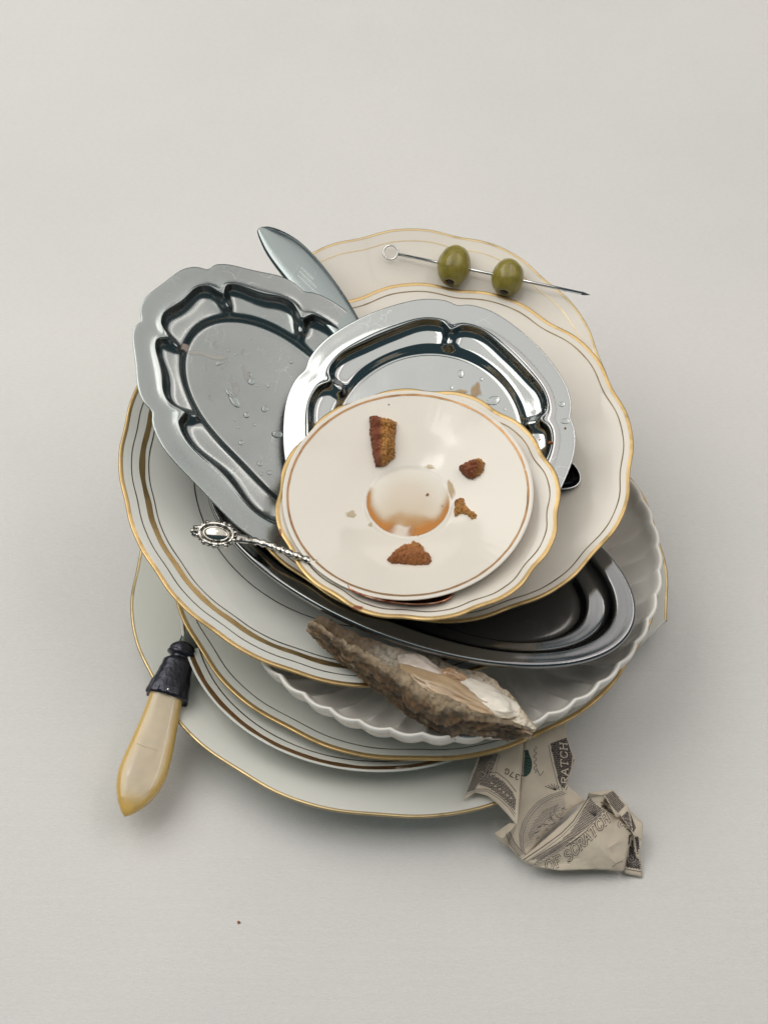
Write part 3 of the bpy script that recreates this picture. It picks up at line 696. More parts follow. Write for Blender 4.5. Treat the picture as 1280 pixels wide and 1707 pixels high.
# ------------------------------------------------------------------ cake scraps, crumbs
CK = mat('baked_cake', (.4, .2, .06), .62); _a = nd(CK, 'ShaderNodeAttribute'); _a.attribute_name = 'Col'; lk(CK, _a.outputs['Color'], bsdf(CK).inputs['Base Color'])
bump(CK, noise_tex(CK, coords(CK), 800, 5, .7), .9, .0012); bsdf(CK).inputs['Coat Weight'].default_value = .25; bsdf(CK).inputs['Coat Roughness'].default_value = .3
bsdf(CK).inputs['Subsurface Weight'].default_value = .12; bsdf(CK).inputs['Subsurface Radius'].default_value = (.003, .0015, .0006)
def scrap(name, label, cat, dish, poly, H, crust, seed, group=None, res=.32, rough=1.0, z=None, pale=(.72, .36, .085), darkc=(.20, .045, .012)):
    """crumbly lump on a dish; poly is its footprint as seen, crust(u,v) in 0..1 tells how browned"""
    cx = sum(p[0] for p in poly) / len(poly); cy = sum(p[1] for p in poly) / len(poly)
    if dish: P, n = on(dish, cx, cy)
    else: P, n = at(cx, cy, 0), Vector((0, 0, 1))
    Mx = frame(P, Vector((1, 0, 0)), n); inv = Mx.inverted()
    def pl(px, py):
        d = ray(px, py); nn = Mx.to_3x3() @ Vector((0, 0, 1)); t = (P + nn * H * .35 - CAM).dot(nn) / d.dot(nn); return inv @ (CAM + d * t)
    Q = [pl(*p).xy for p in poly]
    x0, x1 = min(q.x for q in Q), max(q.x for q in Q); y0, y1 = min(q.y for q in Q), max(q.y for q in Q)
    def sd(p):
        inside = False; dm = 1e9; j = len(Q) - 1
        for i in range(len(Q)):
            a, b = Q[i], Q[j]
            if (a.y > p.y) != (b.y > p.y) and p.x < (b.x - a.x) * (p.y - a.y) / (b.y - a.y) + a.x: inside = not inside
            e = b - a; t = max(0, min(1, (p - a).dot(e) / (e.dot(e) + 1e-9))); dm = min(dm, (a + e * t - p).length); j = i
        return dm if inside else -dm
    nx = int((x1 - x0 + 2) / res) + 1; ny = int((y1 - y0 + 2) / res) + 1; V = []; C_ = []; idx = {}; Fc = []
    so = Vector((seed * 3.1, seed * 1.7, seed))
    for j in range(ny):
        for i in range(nx):
            p = Vector((x0 - 1 + i * res, y0 - 1 + j * res)); n3 = Vector((p.x, p.y, 0))
            d = sd(p) + .55 * rough * noise.noise(n3 * .8 + so) + .3 * rough * noise.noise(n3 * 2.2 + so)
            if d < 0: continue
            u = (p.x - x0) / (x1 - x0); v = (p.y - y0) / (y1 - y0); cr = max(0, min(1, crust(u, v)))
            hgt = H * min(1, (d / (H * .55)) ** .5 if d < H * .55 else 1) * (.85 + .3 * noise.noise(n3 * .22 + so))
            rg = (1 - .75 * cr) * rough
            pit_ = max(0, .22 - abs(noise.noise(n3 * .62 + so * 2))) * 4.5 + max(0, .2 - abs(noise.noise(n3 * 1.5 + so * 3))) * 3
            hgt += rg * (-pit_ + .9 * noise.noise(n3 * .75 + so) + .6 * noise.noise(n3 * 1.7 + so) + .35 * noise.noise(n3 * 3.5 + so)) * min(1, d * 1.5)
            idx[(i, j)] = len(V); V.append((p.x, p.y, max(.12, hgt)))
            t = .5 + .5 * noise.noise(n3 * .9 + so) ; t2 = noise.noise(n3 * 2.4 + so)
            c = Vector(pale).lerp(Vector((.42, .15, .035)), max(0, min(1, .45 * t + .5 * t2)))
            c = c.lerp(Vector((.66, .38, .13)), max(0, t2 - .2) * 1.4); c = c.lerp(Vector((.24, .085, .02)), min(1, .45 * pit_) * rg); c = c.lerp(Vector(darkc).lerp(Vector((.26, .06, .013)), t), cr)
            C_.append(tuple(c))
    nt = len(V)
    for k in range(nt): V.append((V[k][0], V[k][1], -.6)); C_.append(C_[k])
    edges = {}
    for (i, j) in idx:
        if all(q in idx for q in ((i + 1, j), (i + 1, j + 1), (i, j + 1))):
            q = [idx[(i, j)], idx[(i + 1, j)], idx[(i + 1, j + 1)], idx[(i, j + 1)]]; Fc.append(tuple(q))
            for a, b in zip(q, q[1:] + q[:1]): edges[(a, b)] = 1
    for (a, b) in list(edges):
        if (b, a) not in edges: Fc.append((b, a, a + nt, b + nt))
    o = mesh_obj(name, V, Fc, CK); place(o, Mx); tag(o, label, cat, group); vcol(o, C_); return o
def half(nx, ny, off, soft=.18): return lambda u, v: sm(off - soft, off + soft, u * nx + v * ny)
scrap('cake_scrap', 'largest upright cake scrap with a glossy dark crust, near the top of the saucer', 'cake', 'L',
      [(616, 692), (627, 690), (640, 694), (652, 697), (662, 701), (661, 715), (659, 730), (660, 745), (658, 760), (650, 768), (640, 776), (626, 776), (620, 750), (616, 720)], 8.5, half(-1, 0, -.42, .10), 1)
scrap('cake_scrap', 'dark singed chunky cake scrap on the right side of the saucer', 'cake', 'L',
      [(762, 778), (772, 771), (783, 765), (798, 761), (806, 768), (805, 780), (798, 790), (786, 796), (777, 795), (768, 787)], 7.5, lambda u, v: .95 * sm(.75, .35, abs(u - .4) + abs(v - .5) * .6), 2)
scrap('cake_scrap', 'small branching golden cake scrap right of the coffee stain', 'cake', 'L',
      [(756, 845), (757, 834), (765, 829), (772, 829), (775, 840), (784, 849), (794, 855), (793, 863), (785, 864), (777, 856), (766, 854), (757, 860)], 4.5, lambda u, v: .7 * sm(.55, .2, u) * sm(.55, .75, v), 3)
scrap('cake_scrap', 'triangular reddish brown cake scrap at the front of the saucer', 'cake', 'L',
      [(644, 930), (655, 921), (662, 915), (675, 909), (690, 902), (702, 905), (708, 915), (718, 924), (720, 931), (714, 937), (690, 937), (664, 935), (654, 936)], 7.0, lambda u, v: .45 * sm(.7, .2, v) + .2 * sm(.7, .2, u), 4, pale=(.68, .28, .07))
tiny = [('L', 712, 824, 4.5, 'small pale cake crumb inside the coffee stained ring'), ('L', 648, 674, 2.6, 'tiny brown crumb above the largest cake scrap'), ('L', 737, 843, 2.2, 'tiny crumb at the right edge of the stained ring'),
        ('L', 697, 893, 2.0, 'tiny pale crumb at the front of the stained ring'), ('J', 916, 738, 4.5, 'orange crumb on the right shoulder of the round steel tray'), ('J', 942, 713, 3.4, 'brown crumb on the right rim of the round steel tray'),
        ('J', 858, 618, 2.4, 'tiny orange crumb on the upper right slope of the round tray'), ('J', 899, 733, 3.0, 'small tan flake beside the orange crumb on the round tray'), (None, 398, 1538, 4.8, 'lone brown crumb lying on the bare table'),
        (None, 58, 1441, 1.5, 'minute dark speck far left on the table')]
for i, (dk, x, y, s, lab) in enumerate(tiny):
    h = s / 2 * 1.35; pp = [(x + h * (1 + .35 * random.uniform(-1, 1)) * math.cos(a), y + h * .85 * (1 + .35 * random.uniform(-1, 1)) * math.sin(a)) for a in [2 * PI * k / 8 for k in range(8)]]
    scrap('crumb', lab, 'crumb', dk, pp, s * .42, (lambda u, v: .9) if i == 9 else half(1, .2, .75), 20 + i, 'loose crumbs', res=.22, rough=.35, pale=(.45, .16, .04) if i not in (0, 2, 3) else (.58, .36, .15))
# ------------------------------------------------------------------ coffee left in the top saucer
def film(name, label, cat, dish, cx, cy, rx, ry, fn, cols, off=.18, n=90):
    P, nn = on(dish, cx, cy); V = []; C_ = []; Fc = []; bad = set()
    d = DI[dish]; Mi = DM[dish].inverted()
    for j in range(n + 1):
        for i in range(n + 1):
            u, v = 2 * i / n - 1, 2 * j / n - 1; p, nr = on(dish, cx + u * rx, cy + v * ry); V.append(tuple(p + nr * off - P)); a, t = fn(u, v)
            c = Vector(cols[0]).lerp(Vector(cols[1]), max(0, min(1, t))); C_.append((*c, max(0, min(1, a))))
            if a <= .004: bad.add(len(V) - 1)
    W = n + 1
    for j in range(n):
        for i in range(n):
            q = (j * W + i, (j + 1) * W + i, (j + 1) * W + i + 1, j * W + i + 1)
            if not all(k in bad for k in q): Fc.append(q)
    m = mat(name + '_liquid', cols[1], .08); b = bsdf(m); a = nd(m, 'ShaderNodeAttribute'); a.attribute_name = 'Col'; lk(m, a.outputs['Color'], b.inputs['Base Color']); lk(m, a.outputs['Alpha'], b.inputs['Alpha'])
    o = mesh_obj(name, V, Fc, m); o.location = P * MM; vcol(o, C_); tag(o, label, cat); return o
def coffee(u, v):
    r = math.hypot(u, v) * 1.12; th = math.degrees(math.atan2(v, u)); r *= 1 + .012 * noise.noise(Vector((u * 5, v * 5, 0)))
    if r > 1: return (0, 0)
    gap = .9 * sm(26, 5, abs(th - 101 - 9 * noise.noise(Vector((u * 5, v * 5, 3))))) * sm(.62, .84, r + .15 * noise.noise(Vector((u * 7, v * 7, 8))))
    win = sm(-28, 18, th) if th > -90 else 0
    if th > 120 or th < -90: win = sm(-150, -170, th) if th < 0 else 1
    e = min(1, 1.25 * math.exp(-((1 - r) / ((.10 + .30 * sm(15, 75, th) * sm(170, 115, th)) * (1 + .55 * noise.noise(Vector((u * 3.2, v * 3.2, 6)))))) ** 1.6)) * win
    pool = .20 * sm(-.3, .8, v) + .16 * sm(1.0, .3, r)
    a = (e * .93 + pool) * (1 - gap) * sm(1.0, .985, r); return a, e + .15 * pool
film('coffee_residue', 'ring of amber coffee left in the well of the top saucer', 'coffee stain', 'L', 680, 836.5, 78, 65, coffee, ((.66, .45, .20), (.50, .185, .020)), n=110)
def blot(seed, ex=1): 
    def f(u, v):
        r = math.hypot(u, v) + .35 * noise.noise(Vector((u * 1.6, v * 1.6, seed))); return .75 * sm(.8, .35, r), sm(.3, .8, r) * .8
    return f
film('coffee_spot', 'long tan coffee streak right of the stained ring', 'coffee stain', 'L', 752, 815, 12, 22, lambda u, v: blot(3)(u * 1.5 - v * .55, v), ((.52, .36, .16), (.45, .22, .05)), n=24)
film('coffee_spot', 'pale coffee spot above the stained ring', 'coffee stain', 'L', 717, 778, 11, 6, blot(5), ((.58, .47, .28), (.52, .38, .18)), n=24)
film('coffee_spot', 'faint tan coffee spot left of the stained ring', 'coffee stain', 'L', 585, 857, 12, 9, blot(8), ((.58, .47, .30), (.52, .38, .18)), n=24)
film('coffee_spot', 'very small pale coffee dot below left of the ring', 'coffee stain', 'L', 617, 875, 5, 5, blot(9), ((.58, .50, .32), (.54, .42, .22)), n=16)
film('sauce_smear', 'reddish sauce smear on the front gold rim of the lower saucer', 'sauce', 'K', 596, 1014, 14, 6, blot(11), ((.30, .08, .03), (.34, .10, .03)), .3, 24)
film('sauce_smear', 'reddish sauce smear on the left gold rim of the lower saucer', 'sauce', 'K', 467, 888, 4, 10, blot(14), ((.34, .12, .04), (.38, .14, .04)), .3, 24)
film('sauce_film', 'tan food scrap stuck to the flat of the round tray', 'food scrap', 'J', 793, 652, 13, 20, blot(17), ((.50, .33, .17), (.42, .24, .10)), .3, 30)
film('sauce_film', 'thin tan food film beside the upper saucer edge on the round tray', 'food scrap', 'J', 768, 652, 16, 5, blot(18), ((.52, .36, .18), (.44, .26, .11)), .3, 24)
film('grease_smear', 'cloudy grease smear on the flat of the oval lobed tray', 'grease', 'I', 385, 625, 42, 60, lambda u, v: (.55 * sm(.05, .45, noise.noise(Vector((u * 2.4, v * 2.4, 4))) + .25 * noise.noise(Vector((u * 8, v * 8, 1))) - .25 * math.hypot(u, v)), .5), ((.48, .47, .44), (.55, .53, .50)), .15, 70)
film('grease_smear', 'thin streak of grease at the upper end of the oval lobed tray', 'grease', 'I', 345, 592, 38, 14, lambda u, v: (.6 * sm(.35, .05, abs(v - .55 * u - .1 * math.sin(u * 6))) * sm(1, .6, abs(u)), .5), ((.55, .52, .46), (.6, .57, .52)), .15, 40)
film('food_flake', 'pale pink food flake on the slope of the oval lobed tray', 'food scrap', 'I', 307, 579, 10, 10, blot(21), ((.72, .58, .50), (.66, .48, .40)), .5, 24)
# ------------------------------------------------------------------ water drops
WD = mat('clear_water', (.95, .97, .97), .02); bsdf(WD).inputs['Transmission Weight'].default_value = 1; bsdf(WD).inputs['IOR'].default_value = 1.33
def drop(dk, x, y, s, lab, grp, ex=1.0, rot=0):
    P, n = on(dk, x, y); Mx = frame(P, Vector((math.cos(rot), math.sin(rot), 0)), n)
    V = []; Fc = []; ns, nr = 18, 7
    for r in range(nr + 1):
        ph = PI / 2 * r / nr
        for k in range(ns):
            t = 2 * PI * k / ns; e = 1 + .12 * noise.noise(Vector((math.cos(t) + x, math.sin(t) + y, 0))); V.append((s * ex * math.sin(ph) * math.cos(t) * e, s * math.sin(ph) * math.sin(t) * e, s * .55 * math.cos(ph) - .05 * s))
    for r in range(nr):
        for k in range(ns): Fc.append((r * ns + k, (r + 1) * ns + k, (r + 1) * ns + (k + 1) % ns, r * ns + (k + 1) % ns))
    Fc.append(tuple(nr * ns + k for k in range(ns - 1, -1, -1)))
    o = mesh_obj('water_drop', V, Fc, WD); place(o, Mx); tag(o, lab, 'water drop', grp)
for x, y, s, ex, rt in ((419, 636, 2.0, 1.0, 0), (411, 692, 1.7, 1, 0), (441, 682, 1.9, 1, 0), (447, 643, 1.0, 1, 0), (390, 668, 2.0, 2.4, -.9), (383, 656, 1.4, 2.2, -.8), (416, 624, 1.2, 1, 0), (425, 708, .9, 1, 0), (402, 738, 1.5, 1, 0), (433, 773, 1.5, 1, 0), (449, 788, 1.3, 1, 0), (436, 790, 1.0, 1, 0),
                       (366, 605, 1.2, 2, .4), (392, 700, .8, 1, 0), (397, 712, .7, 1, 0), (462, 724, 2.2, 1.4, 0), (486, 603, 1.2, 1, 0), (381, 584, 1.0, 1, 0), (392, 590, .8, 1, 0), (428, 642, .8, 1, 0)):
    drop('I', x, y, s, {390: 'longest trickle of water on the flat of the oval lobed tray', 383: 'shorter trickle of water just above the longest one on the oval tray', 462: 'water drop on the oval tray right beside the round tray edge', 486: 'lone water drop on the upper right slope of the oval tray', 366: 'short wet streak at the upper left of the oval tray flat', 441: 'rounded water drop in the middle right of the oval tray flat'}.get(x, 'small clear water drop on the flat of the oval lobed tray'), 'water drops on the oval tray', ex, rt)
for x, y, s, ex, rt in ((768, 623, 2.4, .7, 0), (802, 632, 1.1, 1, 0), (822, 668, 2.6, 1.5, .3), (907, 683, 3.0, 1.2, 0), (936, 674, 1.5, 1.2, 0), (888, 637, 1.1, 1, 0), (841, 682, .8, 1, 0), (752, 646, 1.1, 1, 0), (942, 702, 1.6, 1.5, 0)):
    drop('J', x, y, s, {768: 'tear shaped water drop on the flat of the round tray', 822: 'elongated water drop on the round tray close to the saucer rim', 907: 'largest water drop, on the right slope of the round tray', 936: 'water drop on the right flat rim of the round tray', 942: 'flattened water drop beside the brown crumb on the round tray rim', 888: 'small water drop on the upper right slope of the round tray'}.get(x, 'tiny clear water drop on the flat of the round lobed tray'), 'water drops on the round tray', ex, rt)
# ------------------------------------------------------------------ crumpled banknote
def banknote():
    bl = {'a': (800, 1250, 31), 'b': (873, 1236, 33), 'c': (868, 1300, 30), 'd': (862, 1378, 24), 'e': (846, 1358, 26), 'f': (830, 1341, 28), 'g': (812, 1327, 29), 'h': (791, 1321, 29), 'i': (772, 1336, 26.5), 'a0': (812, 1215, 30), 'b0': (872, 1205, 32),
          'b2': (874, 1236, 30), 'm1': (912, 1232, 29), 'm2': (944, 1228, 27), 'm3': (958, 1266, 22), 'm4': (944, 1308, 19), 'm5': (958, 1346, 17), 'm55': (976, 1336, 18), 'm6': (905, 1395, 12), 'm7': (872, 1436, 6), 'm8': (846, 1412, 7), 'c2': (869, 1300, 27), 'd2': (861, 1374, 19), 'm0': (915, 1200, 29), 'm20': (945, 1195, 27),
          's1': (824, 1390, 11), 's2': (850, 1372, 17), 's3': (834, 1404, 8), 's4': (838, 1398, 15), 's5': (856, 1382, 17),
          'p0': (868, 1434, 9), 'p1': (905, 1402, 16), 'p2': (945, 1367, 20), 'p3': (978, 1332, 23), 'p5': (1002, 1346, 22), 'p6': (1030, 1366, 19), 'p7': (1055, 1388, 15), 'p8': (1046, 1420, 10), 'p9': (1040, 1453, 7), 'p10': (990, 1450, 8), 'p11': (935, 1452, 9), 'p12': (893, 1446, 9), 'q1': (940, 1410, 18), 'q2': (985, 1385, 21), 'q3': (1005, 1420, 15), 'q4': (965, 1432, 12),
          'r0': (980, 1322, 27), 'r1': (1008, 1327, 26), 'r2': (1028, 1364, 24), 'r3': (1022, 1317, 21), 'r4': (1046, 1344, 19), 'r5': (1034, 1360, 20), 'r6': (995, 1320, 24),
          't1': (1050, 1352, 15), 't2': (1071, 1372, 12), 't3': (1070, 1400, 12), 't4': (1062, 1432, 9), 't5': (1058, 1412, 11), 't6': (1056, 1392, 17), 
          'n1': (984, 1332, 19), 'n2': (1012, 1328, 18), 'n3': (1038, 1364, 15), 'n4': (1012, 1362, 17), 'n5': (1062, 1392, 12), 'n6': (1040, 1388, 13), 'v1': (1066, 1418, 6), 'v2': (1071, 1464, 1.2), 'v3': (1040, 1456, 3), 'v4': (1046, 1418, 7), 'v5': (1048, 1390, 10), 'v6': (1064, 1395, 7)}
    F0 = [('a0', 'b0', 'b', 'a'), ('a', 'b', 'c'), ('a', 'c', 'g'), ('a', 'g', 'h'), ('a', 'h', 'i'), ('c', 'f', 'g'), ('c', 'd', 'e'), ('c', 'e', 'f'),
          ('b2', 'm0', 'm1'), ('m0', 'm20', 'm2', 'm1'), ('b2', 'm1', 'c2'), ('m1', 'm2', 'm3'), ('m1', 'm3', 'm4'), ('m1', 'm4', 'c2'), ('c2', 'm4', 'm5'), ('m4', 'm55', 'm5'), ('c2', 'm5', 'm6'), ('c2', 'm6', 'd2'), ('d2', 'm6', 'm7'), ('d2', 'm7', 'm8'),
          ('d2', 's4', 's1'), ('d2', 's1', 's2'), ('s1', 's3', 's4'), ('s4', 's3', 'm8'), ('d2', 'm8', 's4'),
          ('p0', 'p1', 'q1'), ('p1', 'p2', 'q1'), ('p2', 'q2', 'q1'), ('p2', 'p3', 'q2'), ('p3', 'p5', 'q2'), ('p5', 'p6', 'q2'), ('p6', 'p7', 'q3'), ('p6', 'q3', 'q2'), ('p7', 'p8', 'q3'), ('p8', 'p9', 'q3'), ('p9', 'p10', 'q3'), ('p10', 'q4', 'q3'), ('p10', 'p11', 'q4'), ('p11', 'p12', 'q4'), ('p12', 'q1', 'q4'), ('p12', 'p0', 'q1'), ('q1', 'q2', 'q4'), ('q2', 'q3', 'q4'),
          ('p3', 'r0', 'r1'), ('p3', 'r1', 'p5'), ('r0', 'r6', 'r3', 'r1'), ('r1', 'r3', 'r5'), ('r1', 'r5', 'r2'), ('r3', 'r4', 'r5'), ('r5', 'r4', 't6'), ('r4', 't1', 't6'), ('t1', 't2', 't6'), ('t2', 't3', 't6'), ('t3', 't5', 't6'), ('t3', 't4', 't5'),
          ('p6', 'p7', 'v5'), ('n1', 'n2', 'n3', 'n4'), ('n4', 'n3', 'n5', 'n6'), ('v5', 'v6', 'v1', 'v4'), ('v4', 'v1', 'v2', 'v3')]
    W3 = {k: at(*v) for k, v in bl.items()}; O = at(900, 1400, 0)
    bm = bmesh.new(); vs = {k: bm.verts.new(W3[k] - O) for k in W3}
    for f in F0:
        try: bm.faces.new([vs[k] for k in f])
        except ValueError: pass
    bmesh.ops.triangulate(bm, faces=bm.faces[:]); bmesh.ops.recalc_face_normals(bm, faces=bm.faces)
    for _ in range(2): bmesh.ops.subdivide_edges(bm, edges=bm.edges[:], cuts=1, use_grid_fill=True, smooth=.12)
    for _ in range(1): bmesh.ops.subdivide_edges(bm, edges=bm.edges[:], cuts=1, use_grid_fill=True)
    for v in bm.verts:
        p = v.co; h = .8 * noise.noise(p * .10) + .9 * (.35 - abs(noise.noise(p * .13 + Vector((4, 0, 0))))) + .5 * (.3 - abs(noise.noise(p * .3 + Vector((1, 7, 0))))) + .16 * noise.noise(p * .8); v.co += Vector((0, -.5, .85)) * h
    bm.verts.index_update(); tree = BVHTree.FromBMesh(bm)
    T = thing('banknote', 'crumpled banknote with grey engraved print tucked under the plates at lower right', 'banknote', Matrix.Translation(O))
    m = mat('banknote_paper', (.66, .57, .45), .75); v = coords(m); b = bsdf(m)
    lk(m, ramp(m, noise_tex(m, v, 60, 5), [(.3, (.60, .51, .40)), (.7, (.72, .63, .50))]), b.inputs['Base Color']); bump(m, noise_tex(m, v, 240, 4), .25, .001)
    b.inputs['Subsurface Weight'].default_value = .0
    bm2 = bm.copy(); o = bm_obj('paper', bm2, m, T); o.data.polygons.foreach_set('use_smooth', [True] * len(o.data.polygons))
    md = o.modifiers.new('thickness', 'SOLIDIFY'); md.thickness = .12 * MM; md.offset = -1
    for e in o.data.edges: pass
    o.data.set_sharp_from_angle(angle=math.radians(24))
    inks = {'dark': mat('black_brown_ink', (.045, .034, .036), .7), 'grey': mat('grey_ink', (.19, .165, .15), .75), 'light': mat('pale_grey_ink', (.40, .35, .30), .75), 'green': mat('green_seal_ink', (.025, .065, .05), .7), 'paper': m}
    buf = {k: ([], []) for k in inks}
    def hit(x, y, lift):
        d = ray(x, y).normalized(); p, n, i, t = tree.ray_cast(CAM - O, d)
        return None if p is None else p - d * lift
    def line(pts, wpx, ink='dark', lift=.16, step=2.2, closed=False):
        if closed: pts = list(pts) + [pts[0]]
        S = []
        for a, b in zip(pts, pts[1:]):
            n = max(1, int(math.hypot(b[0] - a[0], b[1] - a[1]) / step))
            for k in range(n): S.append((a[0] + (b[0] - a[0]) * k / n, a[1] + (b[1] - a[1]) * k / n))
        S.append(pts[-1]); V, Fc = buf[ink]; prev = None
        for i, p in enumerate(S):
            q0 = S[max(0, i - 1)]; q1 = S[min(len(S) - 1, i + 1)]; dx, dy = q1[0] - q0[0], q1[1] - q0[1]; l = math.hypot(dx, dy) or 1; nx, ny = -dy / l * wpx / 2, dx / l * wpx / 2
            A = hit(p[0] + nx, p[1] + ny, lift); B = hit(p[0] - nx, p[1] - ny, lift)
            if A is None or B is None or (A - B).length > wpx * .34 * 4 + 1: prev = None; continue
            cur = len(V); V += [A, B]
            if prev is not None and (V[prev] - A).length < 4: Fc.append((prev, prev + 1, cur + 1, cur))
            prev = cur
    def hatch(poly, ang, gap, wpx, ink='dark', jit=0., lift=.15, wav=0):
        c, s = math.cos(ang), math.sin(ang); R_ = [(x * c + y * s, -x * s + y * c) for x, y in poly]
        y = min(r[1] for r in R_) + gap / 2; y1 = max(r[1] for r in R_)
        while y < y1:
            xs = []
            for (xa, ya), (xb, yb) in zip(R_, R_[1:] + R_[:1]):
                if (ya > y) != (yb > y): xs.append(xa + (y - ya) / (yb - ya) * (xb - xa))
            xs.sort()
            for xa, xb in zip(xs[::2], xs[1::2]):
                n = max(1, int((xb - xa) / 3)); pts = []
                for k in range(n + 1):
                    x = xa + (xb - xa) * k / n; yy = y + wav * math.sin(x * .45 + y) + jit * random.uniform(-1, 1); pts.append((x * c - yy * s, x * s + yy * c))
                line(pts, wpx, ink, lift)
            y += gap
    def arc(cx, cy, rx, ry, a0, a1, rot=0, n=24):
        o_ = []
        for k in range(n + 1):
            a = math.radians(a0 + (a1 - a0) * k / n); x, y = rx * math.cos(a), ry * math.sin(a); o_.append((cx + x * math.cos(rot) - y * math.sin(rot), cy + x * math.sin(rot) + y * math.cos(rot)))
        return o_
    def scroll(cx, cy, r, a0, ink='grey', w_=1.1, turns=1.6, sgn=1):
        line([(cx + r * (1 - k / 34) * math.cos(a0 + sgn * turns * 2 * PI * k / 30), cy + r * (1 - k / 34) * math.sin(a0 + sgn * turns * 2 * PI * k / 30)) for k in range(31)], w_, ink, .2)
    # lettering: slab-serif capitals as strokes in a unit box (x right, y up)
    G_ = {'O': [arc(.5, .5, .36, .44, 0, 360)], 'F': [[(.25, .03), (.25, .97)], [(.25, .95), (.85, .95), (.85, .78)], [(.25, .52), (.65, .52)], [(.08, .03), (.42, .03)], [(.08, .95), (.3, .95)]],
          'S': [[(.82, .78), (.72, .93), (.5, .97), (.25, .92), (.17, .75), (.28, .58), (.7, .44), (.83, .27), (.74, .08), (.5, .02), (.25, .07), (.16, .24)]],
          'C': [[(.84, .70), (.76, .9), (.52, .97), (.27, .87), (.15, .5), (.27, .13), (.52, .03), (.76, .1), (.86, .3)]],
          'R': [[(.22, .03), (.22, .97)], [(.1, .95), (.6, .95), (.78, .86), (.78, .62), (.6, .53), (.25, .53)], [(.5, .52), (.8, .03), (.95, .03)], [(.06, .03), (.38, .03)]],
          'A': [[(.1, .03), (.48, .97), (.86, .03)], [(.25, .36), (.72, .36)], [(0, .03), (.22, .03)], [(.72, .03), (1, .03)]],
          'T': [[(.5, .03), (.5, .95)], [(.1, .74), (.1, .95), (.9, .95), (.9, .74)], [(.33, .03), (.67, .03)]],
          'H': [[(.2, .03), (.2, .97)], [(.8, .03), (.8, .97)], [(.2, .52), (.8, .52)], [(.05, .03), (.35, .03)], [(.65, .03), (.95, .03)], [(.05, .96), (.35, .96)], [(.65, .96), (.95, .96)]],
          '3': [[(.2, .85), (.5, .97), (.78, .8), (.72, .6), (.45, .53), (.75, .45), (.82, .22), (.5, .03), (.18, .15)]], '7': [[(.15, .95), (.85, .95), (.45, .03)]], 'G': [[(.84, .75), (.6, .96), (.3, .88), (.15, .5), (.3, .12), (.6, .04), (.85, .18), (.85, .45), (.55, .45)]]}
    def text(s, org, xv, yv, adv, thick, inner=None, ink='dark', fill='paper'):
        for i, ch in enumerate(s):
            if ch == ' ': continue
            for st in G_[ch]:
                pts = [(org[0] + xv[0] * (x + i * adv) + yv[0] * y, org[1] + xv[1] * (x + i * adv) + yv[1] * y) for x, y in st]
                line(pts, thick, ink, .20, 1.6)
                if inner: line(pts, inner, fill, .30, 1.6)
    # front fold: OF SCRATCH outlined along the slope
    o0 = (915, 1454); u_ = (12.1, -11.3); up_ = (-8.0, -15.5)
    text('OF', (912, 1454), (13.5, -6.5), (-6.0, -16.5), 1.0, 4.2, 2.2, 'dark')
    text('SCRATCH', (946, 1440), (10.2, -10.2), (-7.5, -16.0), 1.0, 4.2, 2.2, 'dark')
    # engraved ornament band above the lettering
    band = [(884, 1434), (905, 1420), (930, 1405), (950, 1388), (964, 1368), (975, 1345), (984, 1332), (998, 1345), (1008, 1352), (992, 1368), (968, 1388), (945, 1404), (925, 1420), (905, 1432)]
    hatch(band, .9, 2.6, 1.1, 'grey', .25); hatch(band, -.55, 3.4, .9, 'dark', .3)
    line([(872, 1434), (905, 1412), (935, 1390), (955, 1370), (968, 1350), (982, 1328)], 1.3, 'dark'); line([(878, 1437), (908, 1416), (937, 1394), (957, 1374), (970, 1353), (985, 1330)], .8, 'grey')
    line([(945, 1411), (975, 1388), (1005, 1360), (1012, 1355)], 1.2, 'dark'); line([(942, 1408), (972, 1385), (1002, 1357)], .8, 'grey')
    for k in range(9): line([(991, 1362), (975 + k * 3.4, 1342 + abs(k - 4) * 1.2)], .8, 'dark', .22)
    for k in range(12):   # feathery leaf at the lower left of the band
        x = 890 + k * 5; y = 1442 - k * 3.2; line([(x, y), (x + 8, y - 9), (x + 14, y - 9)], .9, 'grey'); line([(x, y), (x + 12, y - 2)], .8, 'grey')
    # portrait panel: oval frame and soft engraved shading, no likeness
    ov = [(941, 1321), (918, 1328), (899, 1339), (884, 1355), (874, 1372), (868, 1392), (869, 1410), (873, 1424)]
    line(ov, 2.4, 'light'); line([(x + 3, y + 2) for x, y in ov], 1.0, 'grey'); line([(x - 2.5, y - 2) for x, y in ov], .8, 'grey')
    inside = [(940, 1325), (920, 1331), (902, 1342), (888, 1357), (878, 1374), (872, 1394), (874, 1416), (884, 1410), (905, 1393), (935, 1366), (943, 1345)]
    hatch(inside, .15, 2.6, .8, 'light', .1)
    hatch([(905, 1352), (925, 1342), (935, 1346), (922, 1360), (908, 1372), (893, 1388), (884, 1402), (880, 1392), (890, 1370)], -.6, 2.4, .8, 'grey', .4)
    for k in range(26):
        x = random.uniform(888, 938); y = 1400 - (x - 880) * .75 + random.uniform(-12, 12); line([(x, y), (x + random.uniform(3, 9), y - random.uniform(-3, 6))], .9, random.choice(['grey', 'grey', 'dark']))
    line(arc(934, 1352, 10, 12, 60, 250), 1.0, 'grey'); line(arc(926, 1358, 9, 13, 80, 200), .9, 'grey')
    # right upper strip with solid lettering on dark
    strip = [(917, 1240), (944, 1230), (954, 1262), (950, 1292), (940, 1316), (932, 1305), (926, 1280)]
    hatch(strip, 1.25, 2.2, 1.5, 'dark', .2); hatch(strip, .1, 3.0, 1.0, 'dark', .2)
    text('RATCH', (948, 1309), (-.6, -14.2), (-12.5, -1.5), 1.0, 3.6, 2.0, 'dark', 'paper')
